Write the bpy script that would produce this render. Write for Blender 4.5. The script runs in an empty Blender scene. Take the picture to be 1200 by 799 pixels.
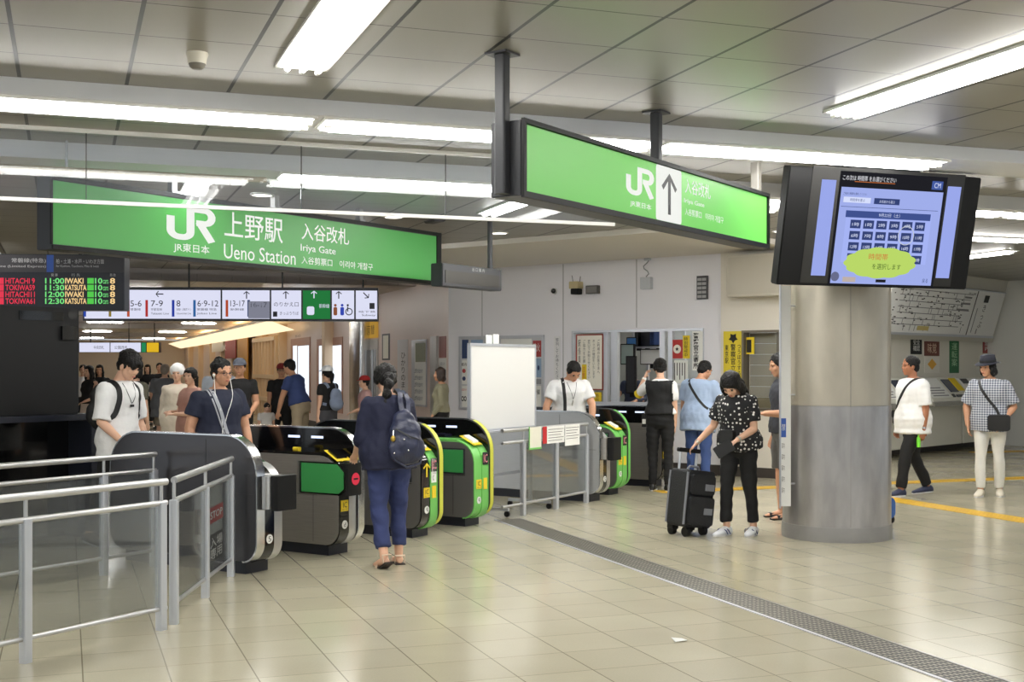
import bpy, bmesh, math, random
import numpy as np
from mathutils import Vector, Matrix, Euler
R_ = math.radians
scene = bpy.context.scene
C = scene.collection
random.seed(7)

# ------------------------------------------------------------------ camera
F, HOR, EYE = 1454.0, 430.0, 1.55          # focal length in px of a 1200 px wide frame, horizon row, eye height
cam = bpy.data.cameras.new('camera'); camo = bpy.data.objects.new('camera', cam); C.objects.link(camo)
cam.sensor_width = 36; cam.lens = 36 * F / 1200; cam.shift_y = (HOR - 399.5) / 1200
cam.clip_end = 300
camo.location = (0, 0, EYE); camo.rotation_euler = (R_(90), 0, 0)
scene.camera = camo
# ------------------------------------------------------------------ world + exposure
w = bpy.data.worlds.new('world'); scene.world = w; w.use_nodes = True
w.node_tree.nodes['Background'].inputs[0].default_value = (0.84, 0.92, 1.0, 1)
w.node_tree.nodes['Background'].inputs[1].default_value = 0.95
scene.view_settings.view_transform = 'Standard'; scene.view_settings.look = 'None'
scene.view_settings.exposure = 0.0; scene.view_settings.gamma = 1.0
scene.view_settings.use_curve_mapping = False
scene.cycles.max_bounces = 8; scene.cycles.diffuse_bounces = 4; scene.cycles.glossy_bounces = 4
scene.cycles.transparent_max_bounces = 16
scene.cycles.sample_clamp_indirect = 6.0; scene.cycles.caustics_reflective = False; scene.cycles.caustics_refractive = False
scene.cycles.use_denoising = True
TUBE = 14.0        # brightness of the fluorescent fittings
WARM = 6.0         # brightness of the warm cove lamp in the passage

# ------------------------------------------------------------------ materials
def lin(c):
    return tuple(((x / 255) / 12.92 if x / 255 <= .04045 else ((x / 255 + .055) / 1.055) ** 2.4) for x in c)
_M = {}
def mat(name, rgb=(128, 128, 128), rough=.5, metal=0.0, emit=0.0, noise=0.0, nscale=20.0, bump=0.0, bscale=60.0, spec=.5, coat=0.0, aniso=None):
    if name in _M: return _M[name]
    m = bpy.data.materials.new(name); m.use_nodes = True; _M[name] = m
    nt = m.node_tree; b = nt.nodes['Principled BSDF']
    col = lin(rgb) + (1,)
    b.inputs['Base Color'].default_value = col; b.inputs['Roughness'].default_value = rough
    b.inputs['Metallic'].default_value = metal; b.inputs['Specular IOR Level'].default_value = spec
    b.inputs['Coat Weight'].default_value = coat
    if emit:
        b.inputs['Emission Color'].default_value = col; b.inputs['Emission Strength'].default_value = emit
    if noise or bump:
        tc = nt.nodes.new('ShaderNodeTexCoord'); n = nt.nodes.new('ShaderNodeTexNoise')
        src = tc.outputs['Object']
        if aniso:
            mp = nt.nodes.new('ShaderNodeMapping'); mp.inputs['Scale'].default_value = aniso
            nt.links.new(src, mp.inputs[0]); src = mp.outputs[0]
        n.inputs['Scale'].default_value = nscale; n.inputs['Detail'].default_value = 4
        nt.links.new(src, n.inputs['Vector'])
        if noise:
            mx = nt.nodes.new('ShaderNodeMix'); mx.data_type = 'RGBA'
            mx.inputs[6].default_value = tuple(c * (1 - noise) for c in col[:3]) + (1,)
            mx.inputs[7].default_value = tuple(min(1, c * (1 + noise)) for c in col[:3]) + (1,)
            nt.links.new(n.outputs['Fac'], mx.inputs[0]); nt.links.new(mx.outputs[2], b.inputs['Base Color'])
        if bump:
            n2 = nt.nodes.new('ShaderNodeTexNoise'); n2.inputs['Scale'].default_value = bscale
            nt.links.new(src, n2.inputs['Vector'])
            bp = nt.nodes.new('ShaderNodeBump'); bp.inputs['Strength'].default_value = bump; bp.inputs['Distance'].default_value = .02
            nt.links.new(n2.outputs['Fac'], bp.inputs['Height']); nt.links.new(bp.outputs[0], b.inputs['Normal'])
    return m
def emat(name, rgb=(255, 255, 255), s=1.0):
    if name in _M: return _M[name]
    m = bpy.data.materials.new(name); m.use_nodes = True; _M[name] = m
    nt = m.node_tree; nt.nodes.clear()
    o = nt.nodes.new('ShaderNodeOutputMaterial'); e = nt.nodes.new('ShaderNodeEmission')
    e.inputs[0].default_value = lin(rgb) + (1,); e.inputs[1].default_value = s
    nt.links.new(e.outputs[0], o.inputs[0]); return m
def glass(name, tint=(235, 240, 240), refl=.08, haze=0.0, hazec=(200, 205, 210)):
    if name in _M: return _M[name]
    m = bpy.data.materials.new(name); m.use_nodes = True; _M[name] = m
    nt = m.node_tree; nt.nodes.clear(); N = nt.nodes.new; L = nt.links.new
    o = N('ShaderNodeOutputMaterial'); t = N('ShaderNodeBsdfTransparent'); t.inputs[0].default_value = lin(tint) + (1,)
    g = N('ShaderNodeBsdfGlossy'); g.inputs['Roughness'].default_value = .03; g.inputs[0].default_value = (1, 1, 1, 1)
    f = N('ShaderNodeFresnel'); f.inputs[0].default_value = 1.45
    ad = N('ShaderNodeMath'); ad.operation = 'ADD'; ad.use_clamp = True; ad.inputs[1].default_value = refl; sc_ = N('ShaderNodeMath'); sc_.operation = 'MULTIPLY'; sc_.inputs[1].default_value = .5; L(f.outputs[0], sc_.inputs[0]); L(sc_.outputs[0], ad.inputs[0])
    src = t.outputs[0]
    if haze:
        d = N('ShaderNodeBsdfDiffuse'); d.inputs[0].default_value = lin(hazec) + (1,)
        mh = N('ShaderNodeMixShader'); mh.inputs[0].default_value = haze; L(t.outputs[0], mh.inputs[1]); L(d.outputs[0], mh.inputs[2]); src = mh.outputs[0]
    mx = N('ShaderNodeMixShader'); L(ad.outputs[0], mx.inputs[0]); L(src, mx.inputs[1]); L(g.outputs[0], mx.inputs[2])
    L(mx.outputs[0], o.inputs[0]); return m
def grid_mat(name, base, line, u0, v0, pu, pv, wu, wv, rough=.3, metal=0.0, var=.06, speck=0.0, spec=.5, roughvar=0.0, bump=0.0):
    """Tiles on a rectangular grid in object coordinates: joints, small shade differences from tile to tile, speckle."""
    if name in _M: return _M[name]
    m = bpy.data.materials.new(name); m.use_nodes = True; _M[name] = m
    nt = m.node_tree; N = nt.nodes.new; L = nt.links.new; b = nt.nodes['Principled BSDF']
    tc = N('ShaderNodeTexCoord'); sp = N('ShaderNodeSeparateXYZ'); L(tc.outputs['Object'], sp.inputs[0])
    def mth(op, a, bb=None, cl=False):
        n = N('ShaderNodeMath'); n.operation = op; n.use_clamp = cl
        for i, v in enumerate((a, bb)):
            if v is None: continue
            if isinstance(v, (int, float)): n.inputs[i].default_value = v
            else: L(v, n.inputs[i])
        return n.outputs[0]
    cells, lines = [], []
    for out, o0, p, wd in ((sp.outputs[0], u0, pu, wu), (sp.outputs[1], v0, pv, wv)):
        q = mth('DIVIDE', mth('SUBTRACT', out, o0), p)
        cells.append(mth('FLOOR', q))
        fr = mth('FRACT', q)
        d = mth('MINIMUM', fr, mth('SUBTRACT', 1.0, fr))
        lines.append(mth('LESS_THAN', d, wd / p / 2))
    mask = mth('MAXIMUM', lines[0], lines[1])
    cb = N('ShaderNodeCombineXYZ'); L(cells[0], cb.inputs[0]); L(cells[1], cb.inputs[1])
    wn = N('ShaderNodeTexWhiteNoise'); wn.noise_dimensions = '3D'; L(cb.outputs[0], wn.inputs[0])
    val = mth('ADD', mth('MULTIPLY', wn.outputs[0], 2 * var), 1 - var)
    if speck:
        nz = N('ShaderNodeTexNoise'); nz.inputs['Scale'].default_value = 90; nz.inputs['Detail'].default_value = 3; L(tc.outputs['Object'], nz.inputs['Vector'])
        val = mth('MULTIPLY', val, mth('ADD', mth('MULTIPLY', nz.outputs[0], 2 * speck), 1 - speck))
        nz2 = N('ShaderNodeTexNoise'); nz2.inputs['Scale'].default_value = 1.3; nz2.inputs['Detail'].default_value = 5; L(tc.outputs['Object'], nz2.inputs['Vector'])
        val = mth('MULTIPLY', val, mth('ADD', mth('MULTIPLY', nz2.outputs[0], .2), .9))
        if roughvar:
            L(mth('ADD', mth('MULTIPLY', nz2.outputs[0], roughvar), rough - roughvar / 2, True), b.inputs['Roughness'])
    hs = N('ShaderNodeMix'); hs.data_type = 'RGBA'; hs.blend_type = 'MULTIPLY'; hs.inputs[0].default_value = 1
    hs.inputs[6].default_value = lin(base) + (1,); L(val, hs.inputs[7])
    mx = N('ShaderNodeMix'); mx.data_type = 'RGBA'; L(mask, mx.inputs[0]); L(hs.outputs[2], mx.inputs[6]); mx.inputs[7].default_value = lin(line) + (1,)
    L(mx.outputs[2], b.inputs['Base Color'])
    if not (speck and roughvar): b.inputs['Roughness'].default_value = rough
    b.inputs['Metallic'].default_value = metal; b.inputs['Specular IOR Level'].default_value = spec
    if bump:
        bp = N('ShaderNodeBump'); bp.inputs['Strength'].default_value = bump; bp.inputs['Distance'].default_value = .004; bp.invert = True
        L(mask, bp.inputs['Height']); L(bp.outputs[0], b.inputs['Normal'])
    return m

# ------------------------------------------------------------------ mesh builder
class MB:
    def __init__(s): s.v = []; s.f = []; s.mi = []; s.cur = 0
    def m(s, i): s.cur = i; return s
    def add(s, vs, fs):
        o = len(s.v); s.v += [tuple(x) for x in vs]; s.f += [tuple(i + o for i in f) for f in fs]; s.mi += [s.cur] * len(fs); return s
    def box(s, x0, x1, y0, y1, z0, z1):
        return s.add([(x0, y0, z0), (x1, y0, z0), (x1, y1, z0), (x0, y1, z0), (x0, y0, z1), (x1, y0, z1), (x1, y1, z1), (x0, y1, z1)],
                     [(3, 2, 1, 0), (4, 5, 6, 7), (0, 1, 5, 4), (1, 2, 6, 5), (2, 3, 7, 6), (3, 0, 4, 7)])
    def rbox(s, x0, x1, y0, y1, z0, z1, r=.02, n=4, axis='y'):
        """Box with rounded edges along one axis."""
        def rr(a0, a1, b0, b1):
            pts = []
            for cx, cy, st in ((a1 - r, b0 + r, -90), (a1 - r, b1 - r, 0), (a0 + r, b1 - r, 90), (a0 + r, b0 + r, 180)):
                for k in range(n + 1):
                    t = R_(st + 90 * k / n); pts.append((cx + r * math.cos(t), cy + r * math.sin(t)))
            return pts
        if axis == 'y': return s.prism(rr(x0, x1, z0, z1), y0, y1, 'y')
        if axis == 'x': return s.prism(rr(y0, y1, z0, z1), x0, x1, 'x')
        return s.prism(rr(x0, x1, y0, y1), z0, z1, 'z')
    def prism(s, poly, a, b, axis='y'):
        """Closed polygon swept along an axis. axis y: poly=(x,z); x: poly=(y,z); z: poly=(x,y)."""
        n = len(poly)
        def P(p, t): return {'y': (p[0], t, p[1]), 'x': (t, p[0], p[1]), 'z': (p[0], p[1], t)}[axis]
        vs = [P(p, a) for p in poly] + [P(p, b) for p in poly]
        fs = [tuple(range(n)), tuple(reversed(range(n, 2 * n)))] + [(i, n + i, n + (i + 1) % n, (i + 1) % n) for i in range(n)]
        return s.add(vs, fs)
    def rings(s, rings, cap=True, closed=True):
        n = len(rings[0]); vs = [p for r in rings for p in r]; fs = []
        for i in range(len(rings) - 1):
            for j in range(n if closed else n - 1):
                k = (j + 1) % n; fs.append((i * n + j, i * n + k, (i + 1) * n + k, (i + 1) * n + j))
        if cap and closed:
            fs.append(tuple(reversed(range(n)))); fs.append(tuple(range((len(rings) - 1) * n, len(rings) * n)))
        return s.add(vs, fs)
    def tube(s, pts, r, n=10, cap=True):
        pts = [Vector(p) for p in pts]; rs = r if isinstance(r, (list, tuple)) else [r] * len(pts)
        out = []; up = None
        for i, p in enumerate(pts):
            d = (pts[min(i + 1, len(pts) - 1)] - pts[max(i - 1, 0)]).normalized()
            if up is None: up = Vector((0, 0, 1)) if abs(d.z) < .9 else Vector((0, 1, 0))
            a = d.cross(up).normalized(); bvec = a.cross(d).normalized(); up = bvec
            out.append([p + a * rs[i] * math.cos(2 * math.pi * k / n) + bvec * rs[i] * math.sin(2 * math.pi * k / n) for k in range(n)])
        return s.rings(out, cap)
    def strap(s, pts, wdt, th, nrm):
        """Flat band along a path: width lies across both the path and the normals given per point."""
        pts = [Vector(p) for p in pts]; out = []
        for i, p in enumerate(pts):
            d = (pts[min(i + 1, len(pts) - 1)] - pts[max(i - 1, 0)]).normalized()
            nv = Vector(nrm[i] if isinstance(nrm, list) else nrm).normalized(); a = d.cross(nv).normalized() * wdt / 2; q = nv * th / 2
            out.append([p + a + q, p - a + q, p - a - q, p + a - q])
        return s.rings(out)
    def lathe(s, prof, n=32, c=(0, 0)):
        return s.rings([[(c[0] + r * math.cos(2 * math.pi * k / n), c[1] + r * math.sin(2 * math.pi * k / n), z) for k in range(n)] for r, z in prof])
    def ell(s, c, r, M=None, nu=16, nv=10):
        c = Vector(c); rg = []
        for i in range(nv + 1):
            t = math.pi * (.02 + .96 * i / nv)
            ring = []
            for k in range(nu):
                p = Vector((r[0] * math.sin(t) * math.cos(2 * math.pi * k / nu), r[1] * math.sin(t) * math.sin(2 * math.pi * k / nu), -r[2] * math.cos(t)))
                ring.append(c + (M @ p if M else p))
            rg.append(ring)
        return s.rings(rg)
    def disc(s, c, r, y, n=24):
        return s.prism([(c[0] + r * math.cos(2 * math.pi * k / n), c[1] + r * math.sin(2 * math.pi * k / n)) for k in range(n)], y, y + .002, 'y')
    def build(s, name, mats, parent=None, smooth=None, bevel=0):
        me = bpy.data.meshes.new(name); me.from_pydata(s.v, [], s.f)
        for m_ in (mats if isinstance(mats, (list, tuple)) else [mats]): me.materials.append(m_)
        for p, i in zip(me.polygons, s.mi): p.material_index = i
        bm = bmesh.new(); bm.from_mesh(me); bmesh.ops.recalc_face_normals(bm, faces=bm.faces)
        if bevel:
            es = [e for e in bm.edges if e.calc_face_angle(0) > .6]
            bmesh.ops.bevel(bm, geom=es, offset=bevel, segments=2, affect='EDGES', clamp_overlap=True)
        bm.to_mesh(me); bm.free()
        if smooth is not None:
            me.polygons.foreach_set('use_smooth', [True] * len(me.polygons))
            me.set_sharp_from_angle(angle=R_(smooth))
        o = bpy.data.objects.new(name, me); C.objects.link(o)
        if parent: o.parent = parent
        return o
def tag(o, label=None, cat=None, group=None, kind=None):
    if label: o['label'] = label
    if cat: o['category'] = cat
    if group: o['group'] = group
    if kind: o['kind'] = kind
    return o
def thing(name, label, cat, loc=(0, 0, 0), rz=0, group=None, kind=None):
    o = bpy.data.objects.new(name, None); C.objects.link(o); o.empty_display_size = .2
    o.location = loc; o.rotation_euler = (0, 0, R_(rz)); return tag(o, label, cat, group, kind)
def copy_tree(o, parent=None):
    c = o.copy(); C.objects.link(c)
    if parent: c.parent = parent
    for ch in list(o.children): copy_tree(ch, c)
    return c
def struct(o): o['kind'] = 'structure'; return o

# ------------------------------------------------------------------ frames: an upright plane in the place, and where a sight line meets it
class Frame:
    def __init__(s, x, y, rz, z=0): s.o = Vector((x, y, z)); s.rz = rz; s.ex = Vector((math.cos(R_(rz)), math.sin(R_(rz)), 0)); s.ey = Vector((-s.ex.y, s.ex.x, 0))
    def hit(s, px, py, d=0.0):
        r = Vector(((px - 600) / F, 1, (HOR - py) / F)); e = Vector((0, 0, EYE)); q = s.o + s.ey * d
        t = (q - e).dot(s.ey) / r.dot(s.ey); p = e + r * t - s.o
        return p.dot(s.ex), p.z
    def at(s, x, y=0.0, z=0.0): return s.o + s.ex * x + s.ey * y + Vector((0, 0, z))
def G(px, py):
    Y = F * EYE / (py - HOR); return ((px - 600) / F * Y, Y)

# ------------------------------------------------------------------ lettering
_dg = None
def text(parent, body, box, y, m, name='lettering', res=3, keep=False, ext=.0008, bold=0.0, lead=1.0):
    """Lettering on a plane facing local -y, filling box=(x0,x1,z0,z1)."""
    c = bpy.data.curves.new('t', 'FONT'); c.body = body; c.resolution_u = res; c.offset = bold; c.space_line = lead
    o = bpy.data.objects.new('t', c); C.objects.link(o)
    dg = bpy.context.evaluated_depsgraph_get(); me = bpy.data.meshes.new_from_object(o.evaluated_get(dg))
    bpy.data.objects.remove(o); bpy.data.curves.remove(c)
    n = len(me.vertices)
    if not n: return None
    co = np.empty(n * 3, 'f'); me.vertices.foreach_get('co', co); co = co.reshape(-1, 3)
    mn, mxx = co.min(0), co.max(0); wd, ht = max(mxx[0] - mn[0], 1e-4), max(mxx[1] - mn[1], 1e-4)
    x0, x1, z0, z1 = box; sx, sz = (x1 - x0) / wd, (z1 - z0) / ht
    if keep: sx = sz = min(sx, sz)
    out = np.empty_like(co)
    ox, oz = (x0 + x1) / 2 - sx * wd / 2, (z0 + z1) / 2 - sz * ht / 2
    out[:, 0] = (co[:, 0] - mn[0]) * sx + ox; out[:, 2] = (co[:, 1] - mn[1]) * sz + oz; out[:, 1] = y
    me.vertices.foreach_set('co', out.ravel()); me.materials.clear(); me.materials.append(m); me.name = name
    ob = bpy.data.objects.new(name, me); C.objects.link(ob); ob.parent = parent
    return ob
def vtext(parent, body, box, y, m, **k): return text(parent, '\n'.join(body), box, y, m, **k)
def plate(parent, name, x0, x1, z0, z1, y, m, th=.004):
    return MB().box(x0, x1, y - th, y, z0, z1).build(name, m, parent)
def arrow_poly(cx, cz, s, ang=90, head=.42):
    """Arrow outline pointing along ang (degrees), centred, overall length s."""
    w_ = .07 * s
    pts = [(-s / 2, -w_), (s / 2 - w_ * 2.6, -w_), (s / 2 - head * s, -head * s * .78), (s / 2 - head * s + w_ * 1.2, -head * s * .78 - w_ * 1.2), (s / 2, 0),
           (s / 2 - head * s + w_ * 1.2, head * s * .78 + w_ * 1.2), (s / 2 - head * s, head * s * .78), (s / 2 - w_ * 2.6, w_), (-s / 2, w_)]
    c_, s_ = math.cos(R_(ang)), math.sin(R_(ang))
    return [(cx + x * c_ - y * s_, cz + x * s_ + y * c_) for x, y in pts]
def arrow(parent, cx, cz, s, y, m, ang=90, name='arrow'):
    return MB().prism(arrow_poly(cx, cz, s, ang), y - .002, y, 'y').build(name, m, parent)
def logo(parent, x0, x1, z0, z1, y, m, name='railway_emblem'):
    """Two joined letters drawn with one thick stroke."""
    def st(pts, wd):
        out_l, out_r = [], []
        for i, p in enumerate(pts):
            a = Vector(pts[max(i - 1, 0)]); b = Vector(pts[min(i + 1, len(pts) - 1)]); d = (b - a).normalized(); nn = Vector((-d.y, d.x)) * wd / 2
            out_l.append(Vector(p) + nn); out_r.append(Vector(p) - nn)
        return out_l, out_r
    def arc(cx, cy, rx, ry, a0, a1, n=7): return [(cx + rx * math.cos(R_(a0 + (a1 - a0) * k / n)), cy + ry * math.sin(R_(a0 + (a1 - a0) * k / n))) for k in range(n + 1)]
    p1 = [(.075, .66)] + arc(.255, .28, .18, .18, 180, 270) + arc(.32, .26, .16, .16, 270, 360) + [(.48, .91), ]
    p2 = [(.40, .905)] + [(.76, .905)] + arc(.78, .72, .15, .185, 80, -85) + [(.60, .535)]
    p3 = [(.66, .56), (.93, .03)]
    b = MB(); W_, H_ = x1 - x0, z1 - z0
    for p in (p1, p2, p3):
        l, r = st(p, .16)
        for i in range(len(l) - 1):
            q = [l[i], l[i + 1], r[i + 1], r[i]]
            b.prism([(x0 + v.x * W_, z0 + v.y * H_) for v in q], y - .0025, y, 'y')
    return b.build(name, m, parent)
# ------------------------------------------------------------------ common materials
M_STEEL = mat('brushed_steel', (196, 196, 196), .32, .75, noise=.08, nscale=6, aniso=(1, 1, 30))
M_STEELD = mat('dark_steel', (172, 168, 162), .3, .7, noise=.16, nscale=5, aniso=(1, 1, 20))
M_CHROME = mat('chrome', (225, 225, 225), .18, 1.0)
M_ALU = mat('aluminium', (206, 209, 216), .35, .6)
M_BLACK = mat('black_gloss', (14, 14, 15), .12, 0, coat=.4)
M_BLACKM = mat('black_matt', (17, 17, 18), .5, spec=.3)
M_DGREY = mat('charcoal_paint', (52, 53, 57), .42)
M_NAVYBOX = mat('dark_navy_paint', (30, 33, 44), .35)
M_WHITE = mat('white_paint', (232, 232, 230), .5)
M_PAPER = mat('white_paper', (236, 236, 232), .7)
M_INK = mat('black_ink', (24, 24, 26), .6)
M_REDINK = mat('red_ink', (196, 40, 42), .6)
M_YEL = mat('yellow_print', (238, 208, 40), .55)
M_GREENP = mat('green_panel', (60, 148, 80), .4)
M_GREENL = mat('light_green_plastic', (116, 194, 98), .4)
M_LED = emat('diffuser_light', (255, 253, 248), TUBE); M_TUBE = emat('tube_light', (255, 253, 248), TUBE * 2.2)
M_FIT = mat('fitting_white', (238, 238, 236), .4)
M_GLASS = glass('clear_panel', (226, 228, 228), .02, haze=.08, hazec=(170, 172, 174))
M_PANE = glass('window_pane', (249, 250, 250), .02)
M_SMOKE = glass('smoke_curtain_glass', (250, 252, 254), .0, haze=.05, hazec=(222, 228, 238))
AZ, RZ, SZ, WZ, TZ = 19.75, 58.0, 56.7, -38.0, 46.1      # bearings: ceiling grid, gate line, hanging signs, office wall, ticket wall
CEIL = 3.25
# ------------------------------------------------------------------ floor and ceiling (frame: x across the hall, y along it)
fm = grid_mat('floor_tiles', (183, 176, 153), (132, 124, 104), .487, .1, .41, .41, .007, .005, rough=.17, var=.05, speck=.08, spec=.6, roughvar=.14)
fl = MB().box(-14, 26, -8, 72, -.12, 0).build('floor', fm); fl.rotation_euler.z = R_(AZ); struct(fl)
cm = grid_mat('ceiling_panels', (154, 152, 145), (16, 15, 14), 2.14, 7.83, .6, .6, .022, .010, rough=.36, metal=.25, var=.03, spec=.5, bump=.5)
U_CUT = 22.2
ce = MB().box(-14, 26, -8, U_CUT, CEIL, CEIL + .12).build('ceiling', cm); ce.rotation_euler.z = R_(AZ); struct(ce)
M_BEAM = mat('beam_paint', (232, 234, 240), .4, noise=.02, nscale=3)
def room(o): o.rotation_euler.z = R_(AZ); return o
# light troughs: lowered bands across the ceiling
b = MB().box(-14, 12, 7.83, 8.42, CEIL - .10, CEIL); room(struct(b.build('trim_1', M_BEAM)))
b = MB().box(-14, 26, 9.98, 10.6, CEIL - .13, CEIL); room(struct(b.build('trim_2', M_BEAM)))
def fitting(u0, u1, v0, v1, z, label, group, tubes=2, along='u', cover=True):
    t = thing('ceiling_light', label, 'ceiling light', group=group)
    cu, cv = (u0 + u1) / 2, (v0 + v1) / 2
    t.rotation_euler.z = R_(AZ); c_, s_ = math.cos(R_(AZ)), math.sin(R_(AZ)); t.location = (cu * c_ - cv * s_, cu * s_ + cv * c_, z)
    a, bb = (u1 - u0) / 2, (v1 - v0) / 2; k = .018
    f = MB(); f.box(-a, a, -bb, -bb + k, -.016, 0).box(-a, a, bb - k, bb, -.016, 0).box(-a, -a + k, -bb + k, bb - k, -.016, 0).box(a - k, a, -bb + k, bb - k, -.016, 0)
    f.build('frame', M_FIT, t)
    if cover:
        MB().box(-a + k, a - k, -bb + k, bb - k, -.008, 0).build('diffuser', M_LED, t)
    n = tubes
    for i in range(n):
        q = -1 + (2 * i + 1) / n
        if along == 'u': p = [(-a + .06, q * (bb - k), -.034), (a - .06, q * (bb - k), -.034)]
        else: p = [(q * (a - k), -bb + .06, -.034), (q * (a - k), bb - .06, -.034)]
        MB().tube(p, .014, 10).build('tube', M_TUBE, t)
        for e in (0, 1):
            P = Vector(p[e]); d = (Vector(p[1 - e]) - P).normalized()
            MB().tube([P - d * .04, P + d * .012], .016, 8).build('lamp_holder', M_FIT, t)
    return t
NM = 'recessed twin tube light in the light trough'
for k in range(6):
    u0 = 6.45 - 2.46 * (k + 1)
    fitting(u0 + .02, u0 + 2.44, 7.87, 8.22, CEIL - .10, ['tube light in the front trough ending at its panelled east end', 'tube light in the front trough above the hanging arrow sign', 'tube light in the front trough above the station name sign end', 'tube light in the front trough above the smoke detector side', 'tube light in the front trough above the departure board', 'tube light in the front trough out of view'][k], 'tube lights in the front trough', 2)
for k in range(5):
    u0 = 1.62 + 2.46 * k
    fitting(u0, u0 + 2.42, 10.02, 10.34, CEIL - .13, ['tube light in the rear trough behind the glass smoke barrier', 'tube light in the rear trough hidden partly by the hanging arrow sign', 'tube light in the rear trough between arrow sign and screen', 'tube light in the rear trough beyond the screen', 'tube light in the rear trough past the round column'][k], 'tube lights in the rear trough', 2)
for i, (u, v0, v1, lb) in enumerate(((1.10, 4.55, 7.02, 'long recessed ceiling light above and ahead of the smoke detector'), (4.72, 4.58, 7.05, 'long recessed ceiling light pointing towards the screen'),
        (-2.5, 4.55, 7.02, 'recessed ceiling light over the railings'), (8.32, 4.55, 7.02, 'recessed ceiling light near the ticket machines side'),
        (1.10, .6, 3.1, 'recessed ceiling light overhead near the viewer'), (4.72, .6, 3.1, 'recessed ceiling light overhead beside the viewer'), (-2.5, .6, 3.1, 'recessed ceiling light overhead by the railings'), (8.32, .6, 3.1, 'recessed ceiling light overhead towards the ticket side'),
        (1.10, -3.4, -.9, 'recessed ceiling light behind the viewer'), (4.72, -3.4, -.9, 'recessed ceiling light further behind the viewer'))):
    fitting(u, u + .30, v0, v1, CEIL, lb, 'recessed lights along the hall', 3, 'v')
fitting(1.02, 1.26, 11.0, 12.5, CEIL, 'twin tube light beyond the glass barrier above the station sign', 'recessed lights past the barrier', 2, 'v')
fitting(4.25, 4.5, 11.2, 13.0, CEIL, 'twin tube light past the barrier near the little camera', 'recessed lights past the barrier', 2, 'v')
for u_, v_, lb_ in ((5.3, 10.2, 'added fill tube light hidden behind the near end of the arrow sign'), (6.3, 10.8, 'added fill tube light hidden behind the arrow sign lettering'), (6.9, 11.4, 'added fill tube light hidden behind the far end of the arrow sign'), (8.3, 11.6, 'added fill tube light hidden behind the big screen'), (9.9, 13.6, 'added fill tube light past the big screen'), (7.6, 13.0, 'added fill tube light over the ticket window queue'), (9.0, 15.0, 'added fill tube light before the counter window'), (11.6, 16.6, 'added fill tube light over the ticket machines'), (13.6, 19.0, 'added fill tube light at the far end of the ticket machines'), (2.2, 14.6, 'added fill tube light hidden behind the station sign characters'), (3.4, 15.2, 'added fill tube light hidden behind the station sign gate name'), (-1.2, 13.6, 'added fill tube light above the departure board'), (-1.2, 18.2, 'added fill tube light above the route sign')):
    fitting(u_, u_ + .28, v_, v_ + 1.9, CEIL, lb_, 'recessed lights past the barrier', 2, 'v')  # fill lights added past the barrier to brighten the far walls
fitting(9.6, 12.0, 13.1, 13.35, CEIL, 'tube light across the ceiling before the fare map', 'recessed lights past the barrier', 2, 'u')
fitting(1.0, 1.25, 15.2, 17.4, CEIL, 'twin tube light ahead of the route sign', 'recessed lights past the barrier', 2, 'v')
fitting(12.8, 13.05, 14.5, 17.0, CEIL, 'twin tube light by the ticket machines', 'recessed lights past the barrier', 2, 'v')
M_DOWN = emat('downlight_lens', (255, 247, 232), 6)
for (px, py), lb in (((307, 227), 'round downlight above the name sign emblem'), ((461, 253), 'round downlight above the name sign end'), ((585, 272), 'round downlight beside the display pole'), ((478, 322), 'small round downlight seen under the name sign')):
    Y = (CEIL - EYE) * F / (HOR - py); X = (px - 600) / F * Y
    t = thing('downlight', lb, 'ceiling light', (X, Y, CEIL), group='round downlights')
    MB().lathe([(.115, 0), (.12, -.012), (.10, -.02), (.095, -.012)], 28).build('bezel', M_FIT, t, 40)
    MB().lathe([(.094, -.006), (.094, -.014), (.01, -.017)], 24).build('lens', M_DOWN, t)
# ------------------------------------------------------------------ office wall with the ticket window
WF = Frame(3.64, 17.34, WZ)
M_WALL = mat('wall_panel_paint', (236, 235, 241), .42, noise=.015, nscale=2)
M_WALL2 = mat('wall_panel_beige', (226, 220, 208), .45, noise=.015, nscale=2)
xl = WF.hit(525.5, 420)[0]
wx0 = WF.hit(671, 420)[0]; wx1 = WF.hit(825, 420)[0]; wz1 = WF.hit(750, 386)[1]; wz0 = .98
xs = WF.hit(847, 420)[0]; wb0 = WF.hit(872, 420)[0]; wb1 = wb0 + .98; wbz1 = WF.hit(890, 387)[1]; wbz0 = WF.hit(890, 481)[1]
xr = WF.hit(938, 420)[0]
b = MB(); b.box(xl, wx0, 0, .2, 0, CEIL).box(wx0, wx1, 0, .2, 0, wz0).box(wx0, wx1, 0, .2, wz1, CEIL).box(wx1, xs, 0, .2, 0, CEIL)
o = struct(b.build('wall_office', M_WALL)); o.location = WF.o; o.rotation_euler.z = R_(WZ)
b = MB(); y0 = -.06
b.box(xs, wb0, y0, .2, 0, CEIL).box(wb0, wb1, y0, .2, 0, wbz0).box(wb0, wb1, y0, .2, wbz1, CEIL).box(wb1, xr, y0, .2, 0, CEIL)
o = struct(b.build('wall_counter', M_WALL2)); o.location = WF.o; o.rotation_euler.z = R_(WZ)
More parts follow.
